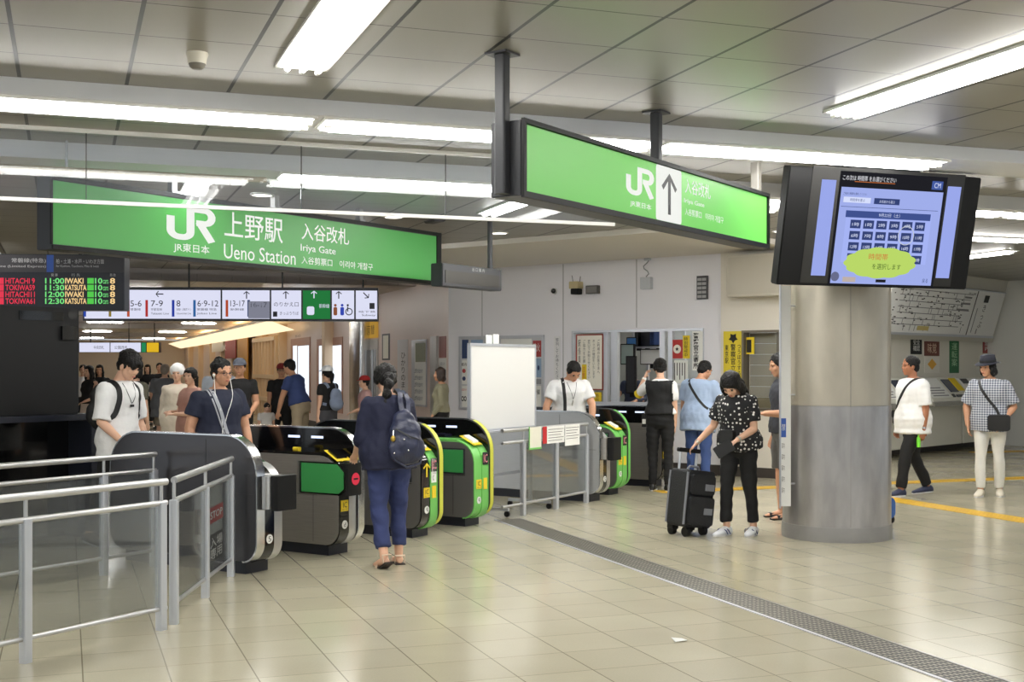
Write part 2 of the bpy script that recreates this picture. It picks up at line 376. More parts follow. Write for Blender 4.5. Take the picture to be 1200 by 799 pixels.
# panel joints on the office wall
b = MB()
for px in (565, 660, 746): 
    x = WF.hit(px, 350)[0]; b.box(x - .006, x + .006, -.002, 0, wz1 + .03 if px > 665 else 0, 3.17)
o = struct(b.build('trim_3', mat('joint_grey', (150, 149, 154), .6))); o.location = WF.o; o.rotation_euler.z = R_(WZ)
b = MB().box(xl - .3, xr, -3.0, .2, 3.18, CEIL - .001); o = struct(b.build('trim_4', mat('soffit_paint', (226, 222, 214), .5))); o.location = WF.o; o.rotation_euler.z = R_(WZ)
b = MB().box(xl, xs, -.012, 0, 0, .14).box(xs, xr, -.075, -.06, 0, .14); o = struct(b.build('baseboard_office', mat('baseboard_dark', (64, 58, 54), .5))); o.location = WF.o; o.rotation_euler.z = R_(WZ)
def onwall(o, fr, x=0, y=0, z=0): o.location = fr.at(x, y, z); o.rotation_euler.z = R_(fr.rz); return o
# window frames: structure
b = MB(); k = .035
b.box(wx0, wx1, -.03, .12, wz1 - k, wz1).box(wx0, wx1, -.08, .12, wz0, wz0 + .04).box(wx0, wx0 + k, -.03, .12, wz0 + .04, wz1 - k).box(wx1 - k, wx1, -.03, .12, wz0 + .04, wz1 - k)
for a, c in ((707, 712), (716, 723.5), (773, 779), (783, 788)):
    b.box(WF.hit(a, 420)[0], WF.hit(c, 420)[0], -.005, .07, wz0 + .04, wz1 - k)
o = struct(b.build('window_1', M_ALU)); onwall(o, WF)
p = MB().box(wx0 + k, WF.hit(707, 420)[0], .03, .036, wz0 + .04, wz1 - k).box(WF.hit(788, 420)[0], wx1 - k, .03, .036, wz0 + .04, wz1 - k).box(WF.hit(712, 420)[0], WF.hit(716, 420)[0], .045, .05, wz0 + .04, wz1 - k)
p.build('pane', M_PANE, o)
b = MB(); b.box(wb0, wb1, -.08, .1, wbz1 - .03, wbz1).box(wb0, wb1, -.14, .1, wbz0, wbz0 + .035).box(wb0, wb0 + .03, -.08, .1, wbz0 + .035, wbz1 - .03).box(wb1 - .03, wb1, -.08, .1, wbz0 + .035, wbz1 - .03)
b.box(wb0 + .5, wb0 + .53, -.0, .05, wbz0 + .035, wbz1 - .03)
o = struct(b.build('window_2', mat('bronze_frame', (120, 112, 98), .4, .4))); onwall(o, WF)
MB().box(wb0 + .03, wb1 - .03, .02, .026, wbz0 + .035, wbz1 - .03).build('pane', M_PANE, o)
bl = MB()
for k_ in range(7): bl.box(wb0 + .03, wb1 - .03, .12, .135, wbz0 + .035 + k_ * (wbz1 - wbz0 - .065) / 7, wbz0 + .03 + (k_ + 1) * (wbz1 - wbz0 - .065) / 7)
t = bl.build('roller_blind', mat('blind_fabric', (160, 148, 118), .7)); onwall(t, WF); tag(t, 'beige banded blind lowered behind the counter window', 'blind')
# office room behind the window
b = MB(); b.box(wx0 - 2.2, wx1 + .5, 3.2, 3.3, 0, 2.8).box(wx0 - 2.3, wx0 - 2.2, .2, 3.3, 0, 2.8).box(wx1 + .5, wx1 + .6, .2, 3.3, 0, 2.8).box(wx0 - 2.3, wx1 + .6, .2, 3.3, 2.7, 2.8)
o = struct(b.build('wall_office_room', mat('office_room_paint', (206, 208, 206), .6))); onwall(o, WF)
t = fitting(-.7, .7, -.14, .14, 2.69, 'added fill tube light on the office ceiling behind the ticket window', 'added office fill lights', 2, 'u'); t.location = WF.at((wx0 + wx1) / 2, 1.5, 2.69); t.rotation_euler.z = R_(WZ)  # unseen lamp added to lift the dark office interior
t = fitting(-.7, .7, -.14, .14, 2.69, 'added fill tube light at the back of the office ceiling', 'added office fill lights', 2, 'u'); t.location = WF.at((wx0 + wx1) / 2 + .3, 2.6, 2.69); t.rotation_euler.z = R_(WZ)  # second added lamp, brightens the back of the office
# ------------------------------------------------------------------ passage beyond the gates
c0 = WF.at(xl); PF = Frame(c0.x, c0.y, -70.25)        # wall of the passage, seen face on along x to the right (towards us)
M_PASS = mat('passage_panel', (226, 206, 198), .4, noise=.03, nscale=2)
o = struct(MB().box(-50, 0, 0, .25, 0, CEIL).build('wall_passage', M_PASS)); onwall(o, PF)
o = struct(MB().box(-50, 0, -.012, 0, 0, .14).build('baseboard_passage', mat('baseboard_dark'))); onwall(o, PF)
va = PF.at(0); c_, s_ = math.cos(R_(AZ)), math.sin(R_(AZ)); uW = va.x * c_ + va.y * s_; vW = -va.x * s_ + va.y * c_
o = struct(MB().box(-6, uW, U_CUT, 72, 3.05, 3.17).build('ceiling_passage', grid_mat('passage_ceiling_panels', (205, 196, 188), (120, 112, 104), 2.14, 7.83, .6, 1.2, .012, .01, rough=.3, metal=.1, var=.03))); room(o)
o = struct(MB().box(-14, 26, U_CUT, U_CUT + .15, 3.05, CEIL + .12).build('trim_5', mat('header_paint', (206, 198, 196), .5))); room(o)
o = struct(MB().box(-6, uW + 1, 70, 70.2, 0, 3).build('wall_passage_end', mat('end_wall_paint', (228, 214, 196), .5))); room(o)
o = struct(MB().box(-6.2, -6, 18, 72, 0, 3.3).build('wall_passage_side', mat('side_wall_paint', (196, 180, 168), .5))); room(o)
# dropped bands across the passage ceiling
b = MB()
for v in (33, 44, 56): b.box(-6, uW, v, v + .5, 2.86, 3.05)
o = struct(b.build('trim_6', mat('band_paint', (170, 164, 160), .5))); room(o)
# pilasters on the passage wall
b = MB()
for s in (9.6, 16.4, 19.9, 24.5, 27.5, 31, 35, 40, 45): b.box(-s - .35, -s, -.22, 0, 0, 3.05)
o = struct(b.build('trim_7', mat('pilaster_timber', (230, 204, 172), .5, noise=.05, nscale=3))); onwall(o, PF)
# warm cove
t = thing('cove_light', 'long warm cove light along the top of the passage wall', 'cove light'); onwall(t, PF)
MB().box(-49, -13.3, -.95, -.02, 2.80, 2.82).build('shelf', mat('cove_shelf', (232, 214, 178), .5), t)
MB().box(-49, -13.3, -.95, -.90, 2.82, 2.88).build('lip', mat('cove_shelf'), t)
MB().tube([(-48.8, -.5, 2.86), (-13.5, -.5, 2.86)], .02, 8).build('tube', emat('warm_tube', (255, 224, 176), WARM * 4), t)
MB().prism([(-.95, 2.79), (-.93, 2.80), (-.28, 2.56), (-.30, 2.55)], -48.8, -13.5, 'x').build('diffuser', emat('warm_diffuser', (255, 232, 190), WARM * .22), t)
for v in (25, 28.5, 32, 38, 43, 49, 54, 60, 66):
    for u in (1.2, 4.2):
        t = fitting(u - .6, u + .6, v - .12, v + .12, 3.05, 'flat white light panel across the passage ceiling', 'light panels of the passage', 2, 'u')
# ------------------------------------------------------------------ ticket machine wall
TF = Frame(6.53, 21.7, TZ)
tr = TF.hit(1157, 430)[0]
M_TW = mat('ticket_wall_paint', (220, 216, 204), .45, noise=.02, nscale=2)
o = struct(MB().box(-4.6, tr, 0, .2, 0, CEIL).build('wall_ticket', M_TW)); onwall(o, TF)
o = struct(MB().box(tr, tr + .2, -9, .2, 0, CEIL).build('wall_ticket_side', mat('ticket_side_paint', (212, 212, 208), .45))); onwall(o, TF)
o = struct(MB().box(-4.6, tr, -.02, 0, 0, .14).build('baseboard_ticket', mat('baseboard_dark'))); onwall(o, TF)
# sloping bulkhead that carries the fare map
zb = TF.hit(1100, 397)[1]
o = struct(MB().prism([(0, zb - .03), (-.10, zb - .03), (-.42, CEIL), (0, CEIL)], -4.6, tr, 'x').build('trim_8', mat('bulkhead_paint', (200, 196, 184), .45))); onwall(o, TF)
# ------------------------------------------------------------------ round column
colX, colY, colR = 2.98, 11.40, .482
t = thing('round_column', 'thick round concrete column carrying the ceiling beside the big screen', 'column', (colX, colY, 0))
M_COLU = mat('column_upper', (190, 182, 166), .34, .5, noise=.24, nscale=4, aniso=(1.4, 1.4, .5), bump=.05, bscale=8)
M_COLL = mat('column_lower', (168, 165, 164), .28, .6, noise=.42, nscale=5, aniso=(1.6, 1.6, .5), bump=.06, bscale=9)
MB().lathe([(colR, 1.205), (colR, 2.0), (colR, CEIL)], 64).build('upper_cladding', M_COLU, t, 40)
MB().lathe([(colR + .002, .09), (colR + .003, .6), (colR + .003, 1.203)], 64).build('lower_cladding', M_COLL, t, 40)
MB().lathe([(colR + .012, 0), (colR + .014, .07), (colR + .008, .13)], 64).build('base_ring', mat('column_base', (150, 148, 146), .4, .3, noise=.15, nscale=6), t, 40)
b = MB().box(-.002, .002, -colR - .004, -colR + .02, .14, CEIL); b.build('seam', mat('seam_grey', (150, 145, 138), .5), t)
M_BLUEL = mat('blue_print', (56, 92, 176), .5)
x = (921 - 600) / F * 11.14
t = thing('notice_strip', 'tall narrow white notice board with a blue label fixed to the round column', 'notice board', (x, 11.14, 0), 8)
for z_ in (.5, 1.3, 2.1):
    d_ = Matrix.Rotation(R_(-8), 3, 'Z') @ Vector((colX - x, colY - 11.14, 0)); MB().tube([Vector((0, .015, z_)), Vector((0, 0, z_)) + d_.normalized() * (d_.length - colR + .01)], .008, 8).build('bracket', M_ALU, t)
MB().box(-.046, .046, 0, .03, .30, 2.28).build('board', M_WHITE, t)
MB().box(-.052, -.046, -.004, .034, .28, 2.30).build('edge_trim', M_ALU, t)
plate(t, 'blue_label', -.046, .0, .92, 1.09, 0, M_BLUEL)
text(t, '禁', (-.04, -.006, .98, 1.04), -.005, M_PAPER)
for k in range(5): text(t, '案内', (-.04, -.012, .42 + .1 * k, .47 + .1 * k), -.001, mat('grey_ink', (110, 104, 104), .6))
# ------------------------------------------------------------------ hanging signs
def tx(fr, par, body, a, c, y0, y1, m, d=0.0, off=.003, **k):
    xm = (a + c) / 2; x0 = fr.hit(a, (y0 + y1) / 2)[0]; x1 = fr.hit(c, (y0 + y1) / 2)[0]
    return text(par, body, (x0, x1, fr.hit(xm, y1)[1], fr.hit(xm, y0)[1]), -off + d, m, **k)
S1 = Frame(-3.70, 10.05, SZ)
M_SG = bpy.data.materials.new('sign_face_green'); M_SG.use_nodes = True
def sign_face(m, rgb, e, rough=.25):
    bb = m.node_tree.nodes['Principled BSDF']; bb.inputs['Base Color'].default_value = lin(rgb) + (1,); bb.inputs['Roughness'].default_value = rough
    bb.inputs['Emission Color'].default_value = lin(rgb) + (1,); bb.inputs['Emission Strength'].default_value = e
sign_face(M_SG, (60, 142, 62), .38, .4)
M_SG2 = bpy.data.materials.new('sign_face_lit_green'); M_SG2.use_nodes = True; sign_face(M_SG2, (98, 182, 76), .50, .4)
M_SW = emat('sign_white_lit', (250, 252, 246), .95)
M_SK = mat('sign_black', (40, 40, 42), .5)
t1 = thing('station_name_sign', 'long green hanging station name sign with white lettering behind the glass barrier', 'sign', S1.at(0), SZ)
x1 = S1.hit(515, 300)[0]; L1 = x1
zb, zt = 2.505, 3.105
MB().box(-.03, L1 + .02, 0, .20, zb, zt).build('housing', M_DGREY, t1, bevel=.006)
gx0 = S1.hit(59, 250)[0]; gx1 = S1.hit(511, 300)[0]
MB().box(gx0, gx1, -.004, 0, zb + .04, zt - .045).build('green_face', M_SG, t1)
b = MB(); k = .03
b.box(-.03, L1 + .02, -.014, 0, zb, zb + .035).box(-.03, L1 + .02, -.014, 0, zt - .04, zt).box(-.03, gx0 - .004, -.014, 0, zb + .035, zt - .04).box(gx1 + .004, L1 + .02, -.014, 0, zb + .035, zt - .04)
b.build('frame', M_BLACKM, t1)
for px in (202, 322, 421):
    xx = S1.hit(px, 240, .1)[0]
    MB().box(xx - .03, xx + .03, .07, .13, zt, CEIL).box(xx - .045, xx + .045, .05, .15, zt, zt + .03).build('hanger', mat('hanger_grey', (190, 192, 196), .4), t1)
xm = S1.hit(195, 262)[0]; xn = S1.hit(251.5, 262)[0]
logo(t1, xm, xn, S1.hit(223, 283)[1], S1.hit(223, 241)[1], -.005, M_SW)
for s_, a, c, y0, y1 in (('JR東日本', 203, 245, 286, 297.5), ('上野駅', 262.5, 331, 252, 281.5), ('Ueno Station', 262, 346, 290, 306.5), ('入谷改札', 353, 408.6, 264.5, 284), ('Iriya Gate', 352, 393, 288, 298.5), ('入谷剪票口　이리야 개찰구', 353, 436.5, 304.5, 313)):
    tx(S1, t1, s_, a, c, y0, y1, M_SW, -.002, bold=.005 if s_ != 'Ueno Station' else 0)
S2 = Frame(.05, 6.70, SZ)
L2 = S2.hit(899.5, 260)[0]; zb, zt = 2.478, 2.888
t2 = thing('gate_direction_sign', 'bright green hanging sign with white arrow panel hung from the ceiling near the screen', 'sign', S2.at(0), SZ)
MB().box(0, L2, 0, .20, zb, zt).build('housing', M_DGREY, t2, bevel=.006)
MB().box(.03, L2 - .03, -.004, 0, zb + .028, zt - .022).build('green_face', M_SG2, t2)
b = MB(); b.box(0, L2, -.02, 0, zb - .01, zb + .024).box(0, L2, -.02, 0, zt - .018, zt + .008).box(0, .026, -.02, 0, zb + .024, zt - .018).box(L2 - .026, L2, -.02, 0, zb + .024, zt - .018)
b.build('frame', M_BLACKM, t2)
for j, (xx, yy, r, z0) in enumerate(((-.035, .10, .033, zb + .01), (S2.hit(769, 200, .1)[0], .10, .033, zt), (S2.hit(886, 220, .1)[0], .10, .035, zt))):
    b = MB().rbox(xx - r, xx + r, yy - r, yy + r, z0, CEIL - (.10 if j == 2 else 0), .012, 3, 'z')
    if j < 2: b.box(xx - .07, xx + .07, yy - .07, yy + .07, CEIL - .012, CEIL)
    b.build('hanging_pole', M_DGREY if j < 2 else mat('pole_grey', (150, 146, 138), .4), t2)
wx0_, wx1_ = S2.hit(768, 225)[0], S2.hit(797.5, 240)[0]
MB().rbox(wx0_, wx1_, -.007, -.004, zb + .029, zt - .023, .02).build('white_panel', M_SW, t2)
arrow(t2, (wx0_ + wx1_) / 2, S2.hit(784, 228)[1], .27, -.008, mat('arrow_grey', (66, 66, 70), .5))
logo(t2, S2.hit(733, 213)[0], S2.hit(765, 213)[0], S2.hit(749, 231)[1], S2.hit(749, 196)[1], -.005, M_SW)
for s_, a, c, y0, y1 in (('JR東日本', 737.7, 762.5, 237, 244.8), ('入谷改札', 802, 832, 213, 230), ('Iriya Gate', 801, 824.6, 235, 241.5), ('入谷剪票口　이리야 개찰구', 802, 847, 249, 257)):
    tx(S2, t2, s_, a, c, y0, y1, M_SW, -.002, bold=.006)
# small dark text display under the name sign
S3 = Frame(-.80, 13.24, SZ); xx = S3.hit(588, 325)[0]; x0 = S3.hit(518.5, 322)[0]
t = thing('led_display', 'small dark text display hung on a pole beside the station name sign', 'display', S3.at(0), SZ)
za, zc = S3.hit(588, 341)[1], S3.hit(588, 316)[1]
MB().box(x0, xx, 0, .16, za, zc).build('housing', M_DGREY, t, bevel=.008)
MB().box(x0 + .05, xx - .06, -.006, 0, za + .035, zc - .075).build('screen', mat('amber_off', (44, 40, 32), .3), t)
text(t, '出 口 案 内', ((x0 + xx) / 2 - .02, (x0 + xx) / 2 + .22, zc - .055, zc - .015), -.003, mat('grey_print', (190, 190, 190), .5))
xp = S3.hit(581, 290)[0]
MB().tube([(xp, .08, zc), (xp, .08, CEIL)], .03, 12).build('pole', M_DGREY, t)
MB().tube([(xp, .08, CEIL - .02), (xp, .08, CEIL)], .075, 16).build('ceiling_plate', M_DGREY, t)
# little camera hanging by the name sign
px, py = 509, 252; Y = 14.4; X = (px - 600) / F * Y; Z = EYE + (HOR - py) / F * Y
t = thing('security_camera', 'small grey surveillance camera hanging beside the name sign end', 'camera', (X, Y, Z), 30)
MB().tube([(0, 0, .06), (0, 0, CEIL - Z)], .02, 10).build('stem', M_ALU, t)
MB().rbox(-.075, .075, -.14, .12, -.09, .07, .03).build('body', M_DGREY, t, 40)
MB().tube([(0, -.15, -.01), (0, -.13, -.01)], .045, 16).build('lens', M_BLACK, t)
# smoke detector
Y = (CEIL - EYE) * F / (HOR - 62); t = thing('smoke_detector', 'white round smoke detector on the ceiling panels', 'smoke detector', ((231 - 600) / F * Y, Y, CEIL))
MB().lathe([(.058, 0), (.06, -.008), (.052, -.03), (.048, -.06)], 28).build('body', mat('old_white', (226, 220, 204), .45), t, 40)
MB().lathe([(.047, -.058), (.040, -.078), (.026, -.088), (.02, -.088)], 24).build('sensor_cage', mat('cage_grey', (120, 116, 108), .5), t, 40)
# ------------------------------------------------------------------ glass smoke barrier under the ceiling
t = thing('smoke_barrier', 'long frameless glass smoke barrier hanging below the ceiling in front of the name sign', 'glass barrier', (0, 0, 0), AZ)
vG = 9.37; cuts = [-8, -5.05, -3.15]
for px in (101, 353): 
    FR = Frame(-vG * math.sin(R_(AZ)), vG * math.cos(R_(AZ)), AZ); cuts.append(FR.hit(px, 200)[0])
cuts += [FR.hit(522, 220)[0], FR.hit(720, 256)[0]]
cuts = sorted(cuts)
for a, c in zip(cuts[:-1], cuts[1:]): MB().box(a + .004, c - .004, vG - .004, vG + .004, 2.742, CEIL).build('glass_pane', M_SMOKE, t)
MB().box(cuts[0], cuts[-1], vG - .012, vG + .012, 2.715, 2.742).build('bottom_rail', mat('rail_white', (240, 240, 240), .35), t)
MB().box(cuts[0], cuts[-1], vG - .014, vG + .014, CEIL - .03, CEIL).build('top_rail', M_FIT, t)
for c in cuts[1:-1]: MB().box(c - .003, c + .003, vG - .006, vG + .006, 2.742, CEIL - .03).build('joint_strip', M_DGREY, t)
# second barrier further in, with a beige top pipe
t = thing('duct_pipe', 'thin beige pipe running below the rear light trough', 'pipe', (0, 0, 0), AZ)
FR2 = Frame(-9.9 * math.sin(R_(AZ)), 9.9 * math.cos(R_(AZ)), AZ)
MB().tube([(-7, 9.9, 3.03), (FR2.hit(312, 200)[0], 9.9, 3.03)], .022, 10).build('pipe_run', mat('pipe_beige', (190, 176, 150), .4), t)
for uu in (-5, -2.5, 0): MB().tube([(uu, 9.9, 3.03), (uu, 9.9, CEIL)], .01, 8).build('pipe_hanger', M_ALU, t)
# ------------------------------------------------------------------ big screen by the column
t = thing('information_screen', 'big tilted black screen showing a blue time selection page on the round column', 'screen', (2.985, 10.02, 2.655))
t.rotation_euler = (R_(12), 0, R_(AZ)); MW, MH = 1.83, .93
b = MB(); hw, hh = MW / 2, MH / 2
b.rings([[(-hw, 0, -hh), (hw, 0, -hh), (hw, 0, hh), (-hw, 0, hh)], [(-hw, .10, -hh), (hw, .10, -hh), (hw, .10, hh), (-hw, .10, hh)], [(-hw + .25, .24, -hh + .1), (hw - .25, .24, -hh + .1), (hw - .25, .24, hh - .06), (-hw + .25, .24, hh - .06)]])
b.build('housing', M_BLACKM, t, bevel=.008)
def mp(X, Y):
    xr_ = (X - 62 + .08 * (Y - 320)) / 995
    yt, yb = 38 + 52 * xr_, 600 + 20 * xr_
    return -hw + xr_ * MW, hh - (Y - yt) / (yb - yt) * MH
def mrect(name, X0, Y0, X1, Y1, y, m, th=.002):
    a = mp(X0, (Y0 + Y1) / 2)[0]; c = mp(X1, (Y0 + Y1) / 2)[0]; z1_ = mp((X0 + X1) / 2, Y0)[1]; z0_ = mp((X0 + X1) / 2, Y1)[1]
    return MB().box(a, c, y - th, y, z0_, z1_).build(name, m, t)
def mtext(s_, X0, Y0, X1, Y1, y, m):
    a = mp(X0, (Y0 + Y1) / 2)[0]; c = mp(X1, (Y0 + Y1) / 2)[0]; z1_ = mp((X0 + X1) / 2, Y0)[1]; z0_ = mp((X0 + X1) / 2, Y1)[1]
    return text(t, s_, (a, c, z0_, z1_), y, m)
M_SCRB = emat('screen_blue', (164, 178, 240), .95); M_SCRL = emat('screen_pale', (172, 188, 246), 1.0); M_SCRD = emat('screen_button', (58, 72, 124), .9)
M_SCRW = emat('screen_white', (214, 222, 252), 1.0); M_SCRK = emat('screen_dark', (40, 40, 46), .7)
mrect('display_glass', 175, 55, 965, 598, -.001, mat('glass_off', (46, 45, 44), .3))
mrect('side_strip', 224, 100, 296, 555, -.003, emat('screen_strip', (158, 172, 240), .95)); mrect('side_strip', 876, 130, 948, 565, -.003, emat('screen_strip', (158, 172, 240), .95))
mrect('page', 312, 72, 868, 604, -.003, M_SCRK); mrect('page_body', 322, 145, 852, 596, -.005, M_SCRB)
mtext('この次は 時間帯 をお選びください', 345, 84, 618, 108, -.006, emat('screen_text', (230, 230, 236), 1)); mrect('underline', 405, 112, 612, 115, -.006, emat('screen_orange', (214, 120, 60), .9))
mrect('corner_badge', 806, 106, 864, 146, -.006, emat('screen_badge', (70, 92, 160), 1)); mtext('CM', 818, 114, 852, 138, -.009, M_SCRW)
mtext('ご利用の 時間帯を選択してください', 350, 160, 470, 172, -.008, M_SCRD)
mrect('tab', 352, 182, 490, 208, -.008, M_SCRW); mtext('時間帯を選ぶ', 385, 188, 460, 202, -.011, M_SCRD)
mrect('tab', 508, 188, 640, 216, -.008, M_SCRD); mtext('お名前から選ぶ', 535, 196, 615, 210, -.011, M_SCRW)
mrect('rule', 340, 234, 845, 236, -.008, M_SCRD)
mrect('grid_background', 362, 250, 806, 495, -.007, emat('screen_grid', (166, 180, 244), 1)); mrect('grid_header', 366, 252, 808, 284, -.009, emat('screen_header', (66, 84, 146), .95)); mtext('9月22日（土）', 535, 258, 645, 276, -.012, M_SCRW)
hrs = ['1時', '1時', '2時', '3時', '4時', '5時', '6時', '7時', '8時', '9時', '10時', '11時', '12時', '13時', '14時', '15時', '16時', '17時', '18時', '19時', '20時', '21時', '22時', '23時']
for r in range(4):
    for c in range(6):
        X0 = 392 + 67 * c - 3 * r; Y0 = 288 + 53 * r + 2.2 * c
        q = mrect('hour_button', X0, Y0, X0 + 53, Y0 + 40, -.009, M_SCRD)
        z_ = mtext(hrs[r * 6 + c], X0 + 9, Y0 + 12, X0 + 44, Y0 + 30, -.0115, M_SCRW); z_.parent = q
cx, cz = mp(682, 362)
MB().rings([[(cx + (.072 + dr) * math.cos(2 * math.pi * k / 32), yy, cz + (.072 + dr) * math.sin(2 * math.pi * k / 32)) for k in range(32)] for dr, yy in ((0, -.013), (.006, -.013))], cap=False).build('selection_ring', emat('screen_ring', (200, 206, 214), 1), t)
cl = []
for k in range(96):
    a = 2 * math.pi * k / 96; q = 1 + .07 * abs(math.sin(a * 6.5)); X_, Y_ = 555 + 178 * math.cos(a) * q, 492 - 70 * math.sin(a) * q
    cl.append(mp(X_, Y_))
MB().prism(cl, -.016, -.013, 'y').build('cloud_bubble', emat('screen_lime', (186, 216, 104), 1), t)
mtext('時間帯', 492, 448, 592, 478, -.018, emat('screen_red', (206, 106, 60), 1)); mtext('を選択します', 512, 496, 662, 524, -.018, emat('screen_green', (66, 92, 40), 1))
cx, cz = mp(327, 558); MB().disc((cx, cz), .038, -.009, 24).build('round_button', emat('screen_grey', (104, 108, 140), 1), t)
mrect('soft_button', 366, 560, 432, 584, -.008, emat('screen_tan', (190, 176, 170), 1)); mrect('soft_button', 538, 572, 590, 586, -.008, M_SCRK); mtext('戻る', 785, 566, 815, 588, -.008, M_SCRD)
b = MB(); b.tube([(-.10, .14, hh - .05), (-.10, .14 - .09, hh + .33 * .0 + .135)], .035, 12)
b.build('hanger', M_BLACKM, t)
MB().rbox(-.38, .30, -.0, .2, hh - .005, hh + .03, .01).build('top_bracket', M_BLACKM, t)
for xx_, zz_ in ((-.34, .0), (.24, .0)): MB().tube([(xx_, .10, hh + .02), (xx_, .10 + .03, hh + .15)], .022, 10).build('bracket_arm', M_BLACKM, t)
# ------------------------------------------------------------------ departure board and route sign
DF = Frame(-4.22, 13.5, 4); dx0 = DF.hit(-70, 330)[0]
t = thing('departure_board', 'dark departure board with red green and amber dot matrix lettering', 'departure board', DF.at(0), 4)
za, zc = DF.hit(100, 363.5)[1], DF.hit(100, 298)[1]; zm = DF.hit(100, 319)[1]
MB().box(dx0, 0, 0, .25, za, zc).build('housing', M_NAVYBOX, t, bevel=.006)
MB().box(dx0 + .01, -.01, -.006, 0, zm, zc - .01).build('header_panel', mat('header_grey', (64, 62, 66), .4), t)
plate(t, 'blue_divider', DF.hit(55, 310)[0], DF.hit(63, 310)[0], zm, zc - .01, -.006, M_BLUEL)
LG = mat('header_print', (206, 204, 206), .6)
for s_, a, c, y0, y1 in (('常磐線(特急)', 14, 54, 302.5, 308.5), ('Joban Line (Limited Express)', -20, 54, 310.5, 314), ('柏・土浦・水戸・いわき方面', 66, 122, 303.5, 309), ('for Kashiwa, Tsuchiura, Mito & Iwaki', 66, 116, 310.5, 313.5), ('発 車', 60, 68, 320.5, 324), ('行 先', 84, 94, 320.5, 324), ('両 数', 129, 136, 320.5, 324)):
    tx(DF, t, s_, a, c, y0, y1, LG, -.006)
ER, EG, EO = emat('led_red', (226, 62, 84), 1), emat('led_green', (120, 226, 130), 1), emat('led_amber', (250, 214, 150), 1)
EG2 = emat('led_green_block', (86, 200, 80), 1)
for j, (nm, tm, ds) in enumerate((('HITACHI 9', '11:00', 'IWAKI'), ('TOKIWA59', '11:30', 'KATSUTA'), ('HITACHI11', '12:00', 'IWAKI'), ('TOKIWA61', '12:30', 'KATSUTA'))):
    y0 = 325.8 + 7.9 * j; y1 = y0 + 6.6
    plate(t, 'red_block', DF.hit(-20, 330)[0], DF.hit(4.5, 330)[0], DF.hit(0, y1 + .4)[1], DF.hit(0, y0 - .4)[1], -.002, ER)
    tx(DF, t, nm, 6.5, 41, y0, y1, ER, -.002, bold=.015); tx(DF, t, tm, 53, 75.5, y0, y1, EG, -.002, bold=.02); tx(DF, t, ds, 76.5, 101.5 if len(ds) > 5 else 98, y0, y1, EO, -.002, bold=.02)
    plate(t, 'green_block', DF.hit(102.5, 330)[0], DF.hit(110, 330)[0], DF.hit(106, y1)[1], DF.hit(106, y0)[1], -.002, EG2)
    tx(DF, t, '10', 111.5, 120, y0, y1, EG, -.002, bold=.02); tx(DF, t, 'cars', 120.8, 127, y0 + 2.2, y1, EG, -.002); tx(DF, t, '8', 129, 135, y0, y1, EO, -.002, bold=.02)
for xx_ in (-.5, -1.6): MB().tube([(xx_, .12, zc), (xx_, .12, CEIL)], .02, 10).build('hanger', M_DGREY, t)
RF = Frame((443 - 600) / F * 20.3, 20.3, 3); rx0 = RF.hit(97, 355)[0]; za, zc = RF.hit(270, 376)[1], RF.hit(270, 336.5)[1]
t = thing('route_sign', 'long white lit overhead route sign with platform numbers across the passage mouth', 'sign', RF.at(0), 3)
MB().box(rx0, 0, 0, .2, za, zc).build('housing', M_NAVYBOX, t)
M_RW = emat('route_white', (226, 228, 250), .95); M_RG = emat('route_green', (40, 124, 64), .9); M_RK = mat('route_ink', (50, 52, 66), .5)
segs = (98, 259.5, 317, 354, 388, 416, 443)
for j in range(6):
    plate(t, 'panel', RF.hit(segs[j] + 1, 355)[0], RF.hit(segs[j + 1] - 1, 355)[0], RF.hit(270, 373.5)[1], RF.hit(270, 340)[1], 0, M_RG if j == 3 else M_RW)
plate(t, 'grey_patch', RF.hit(291, 360)[0], RF.hit(316, 360)[0], RF.hit(300, 373)[1], RF.hit(300, 353)[1], -.005, emat('route_grey', (140, 142, 158), .8))
for px, py, a, m_ in ((187, 344.5, 180, M_RK), (289, 345.5, 90, M_RK), (335, 345.5, 90, M_RK), (368, 345, 90, M_RW), (397, 345.5, 90, M_RK), (429, 346, -45, M_RK)):
    q = RF.hit(px, py); arrow(t, q[0], q[1], .125, -.005, m_, a)
for s_, a, c in (('5-6', 153, 166), ('7-9', 177, 191), ('8', 207, 211.5), ('6·9-12', 231.5, 256), ('13-17', 270, 287)): tx(RF, t, s_, a, c, 352, 359, M_RK, -.004)
for px, cc in ((172, (190, 60, 60)), (203, (50, 70, 170)), (228, (60, 110, 170)), (266, (190, 80, 50)), (291.5, (40, 60, 110)), (99.5, (50, 80, 180)), (129, (150, 130, 60)), (150.5, (200, 90, 60))):
    plate(t, 'line_colour', RF.hit(px - 1.5, 360)[0], RF.hit(px + 1.5, 360)[0], RF.hit(px, 371)[1], RF.hit(px, 351.5)[1], -.004, emat('line_%d_%d_%d' % cc, cc, .8))
for s_, a, c, y0, y1 in (('常磐線', 153, 165, 361, 364), ('宇都宮線', 177, 190, 361, 364), ('高崎線・上野東京ライン', 207, 224, 361, 364), ('Utsunomiya Line', 207, 224, 366, 369), ('常磐線 特急', 231, 254, 361, 364), ('Joban Line', 231, 254, 366, 369), ('新幹線', 270, 286, 361, 364), ('Takasaki Line', 177, 198, 366, 368.5), ('16-17', 294, 313, 354, 360),
        ('のりかえ口', 321, 350, 354, 359), ('きっぷうりば', 328, 350, 365, 369), ('新幹線', 374, 386, 356, 361), ('地下鉄', 420, 440, 364, 366.5), ('Subway', 424, 440, 368, 371)):
    tx(RF, t, s_, a, c, y0, y1, M_RW if '新幹線' == s_ and a > 300 else M_RK, -.006)
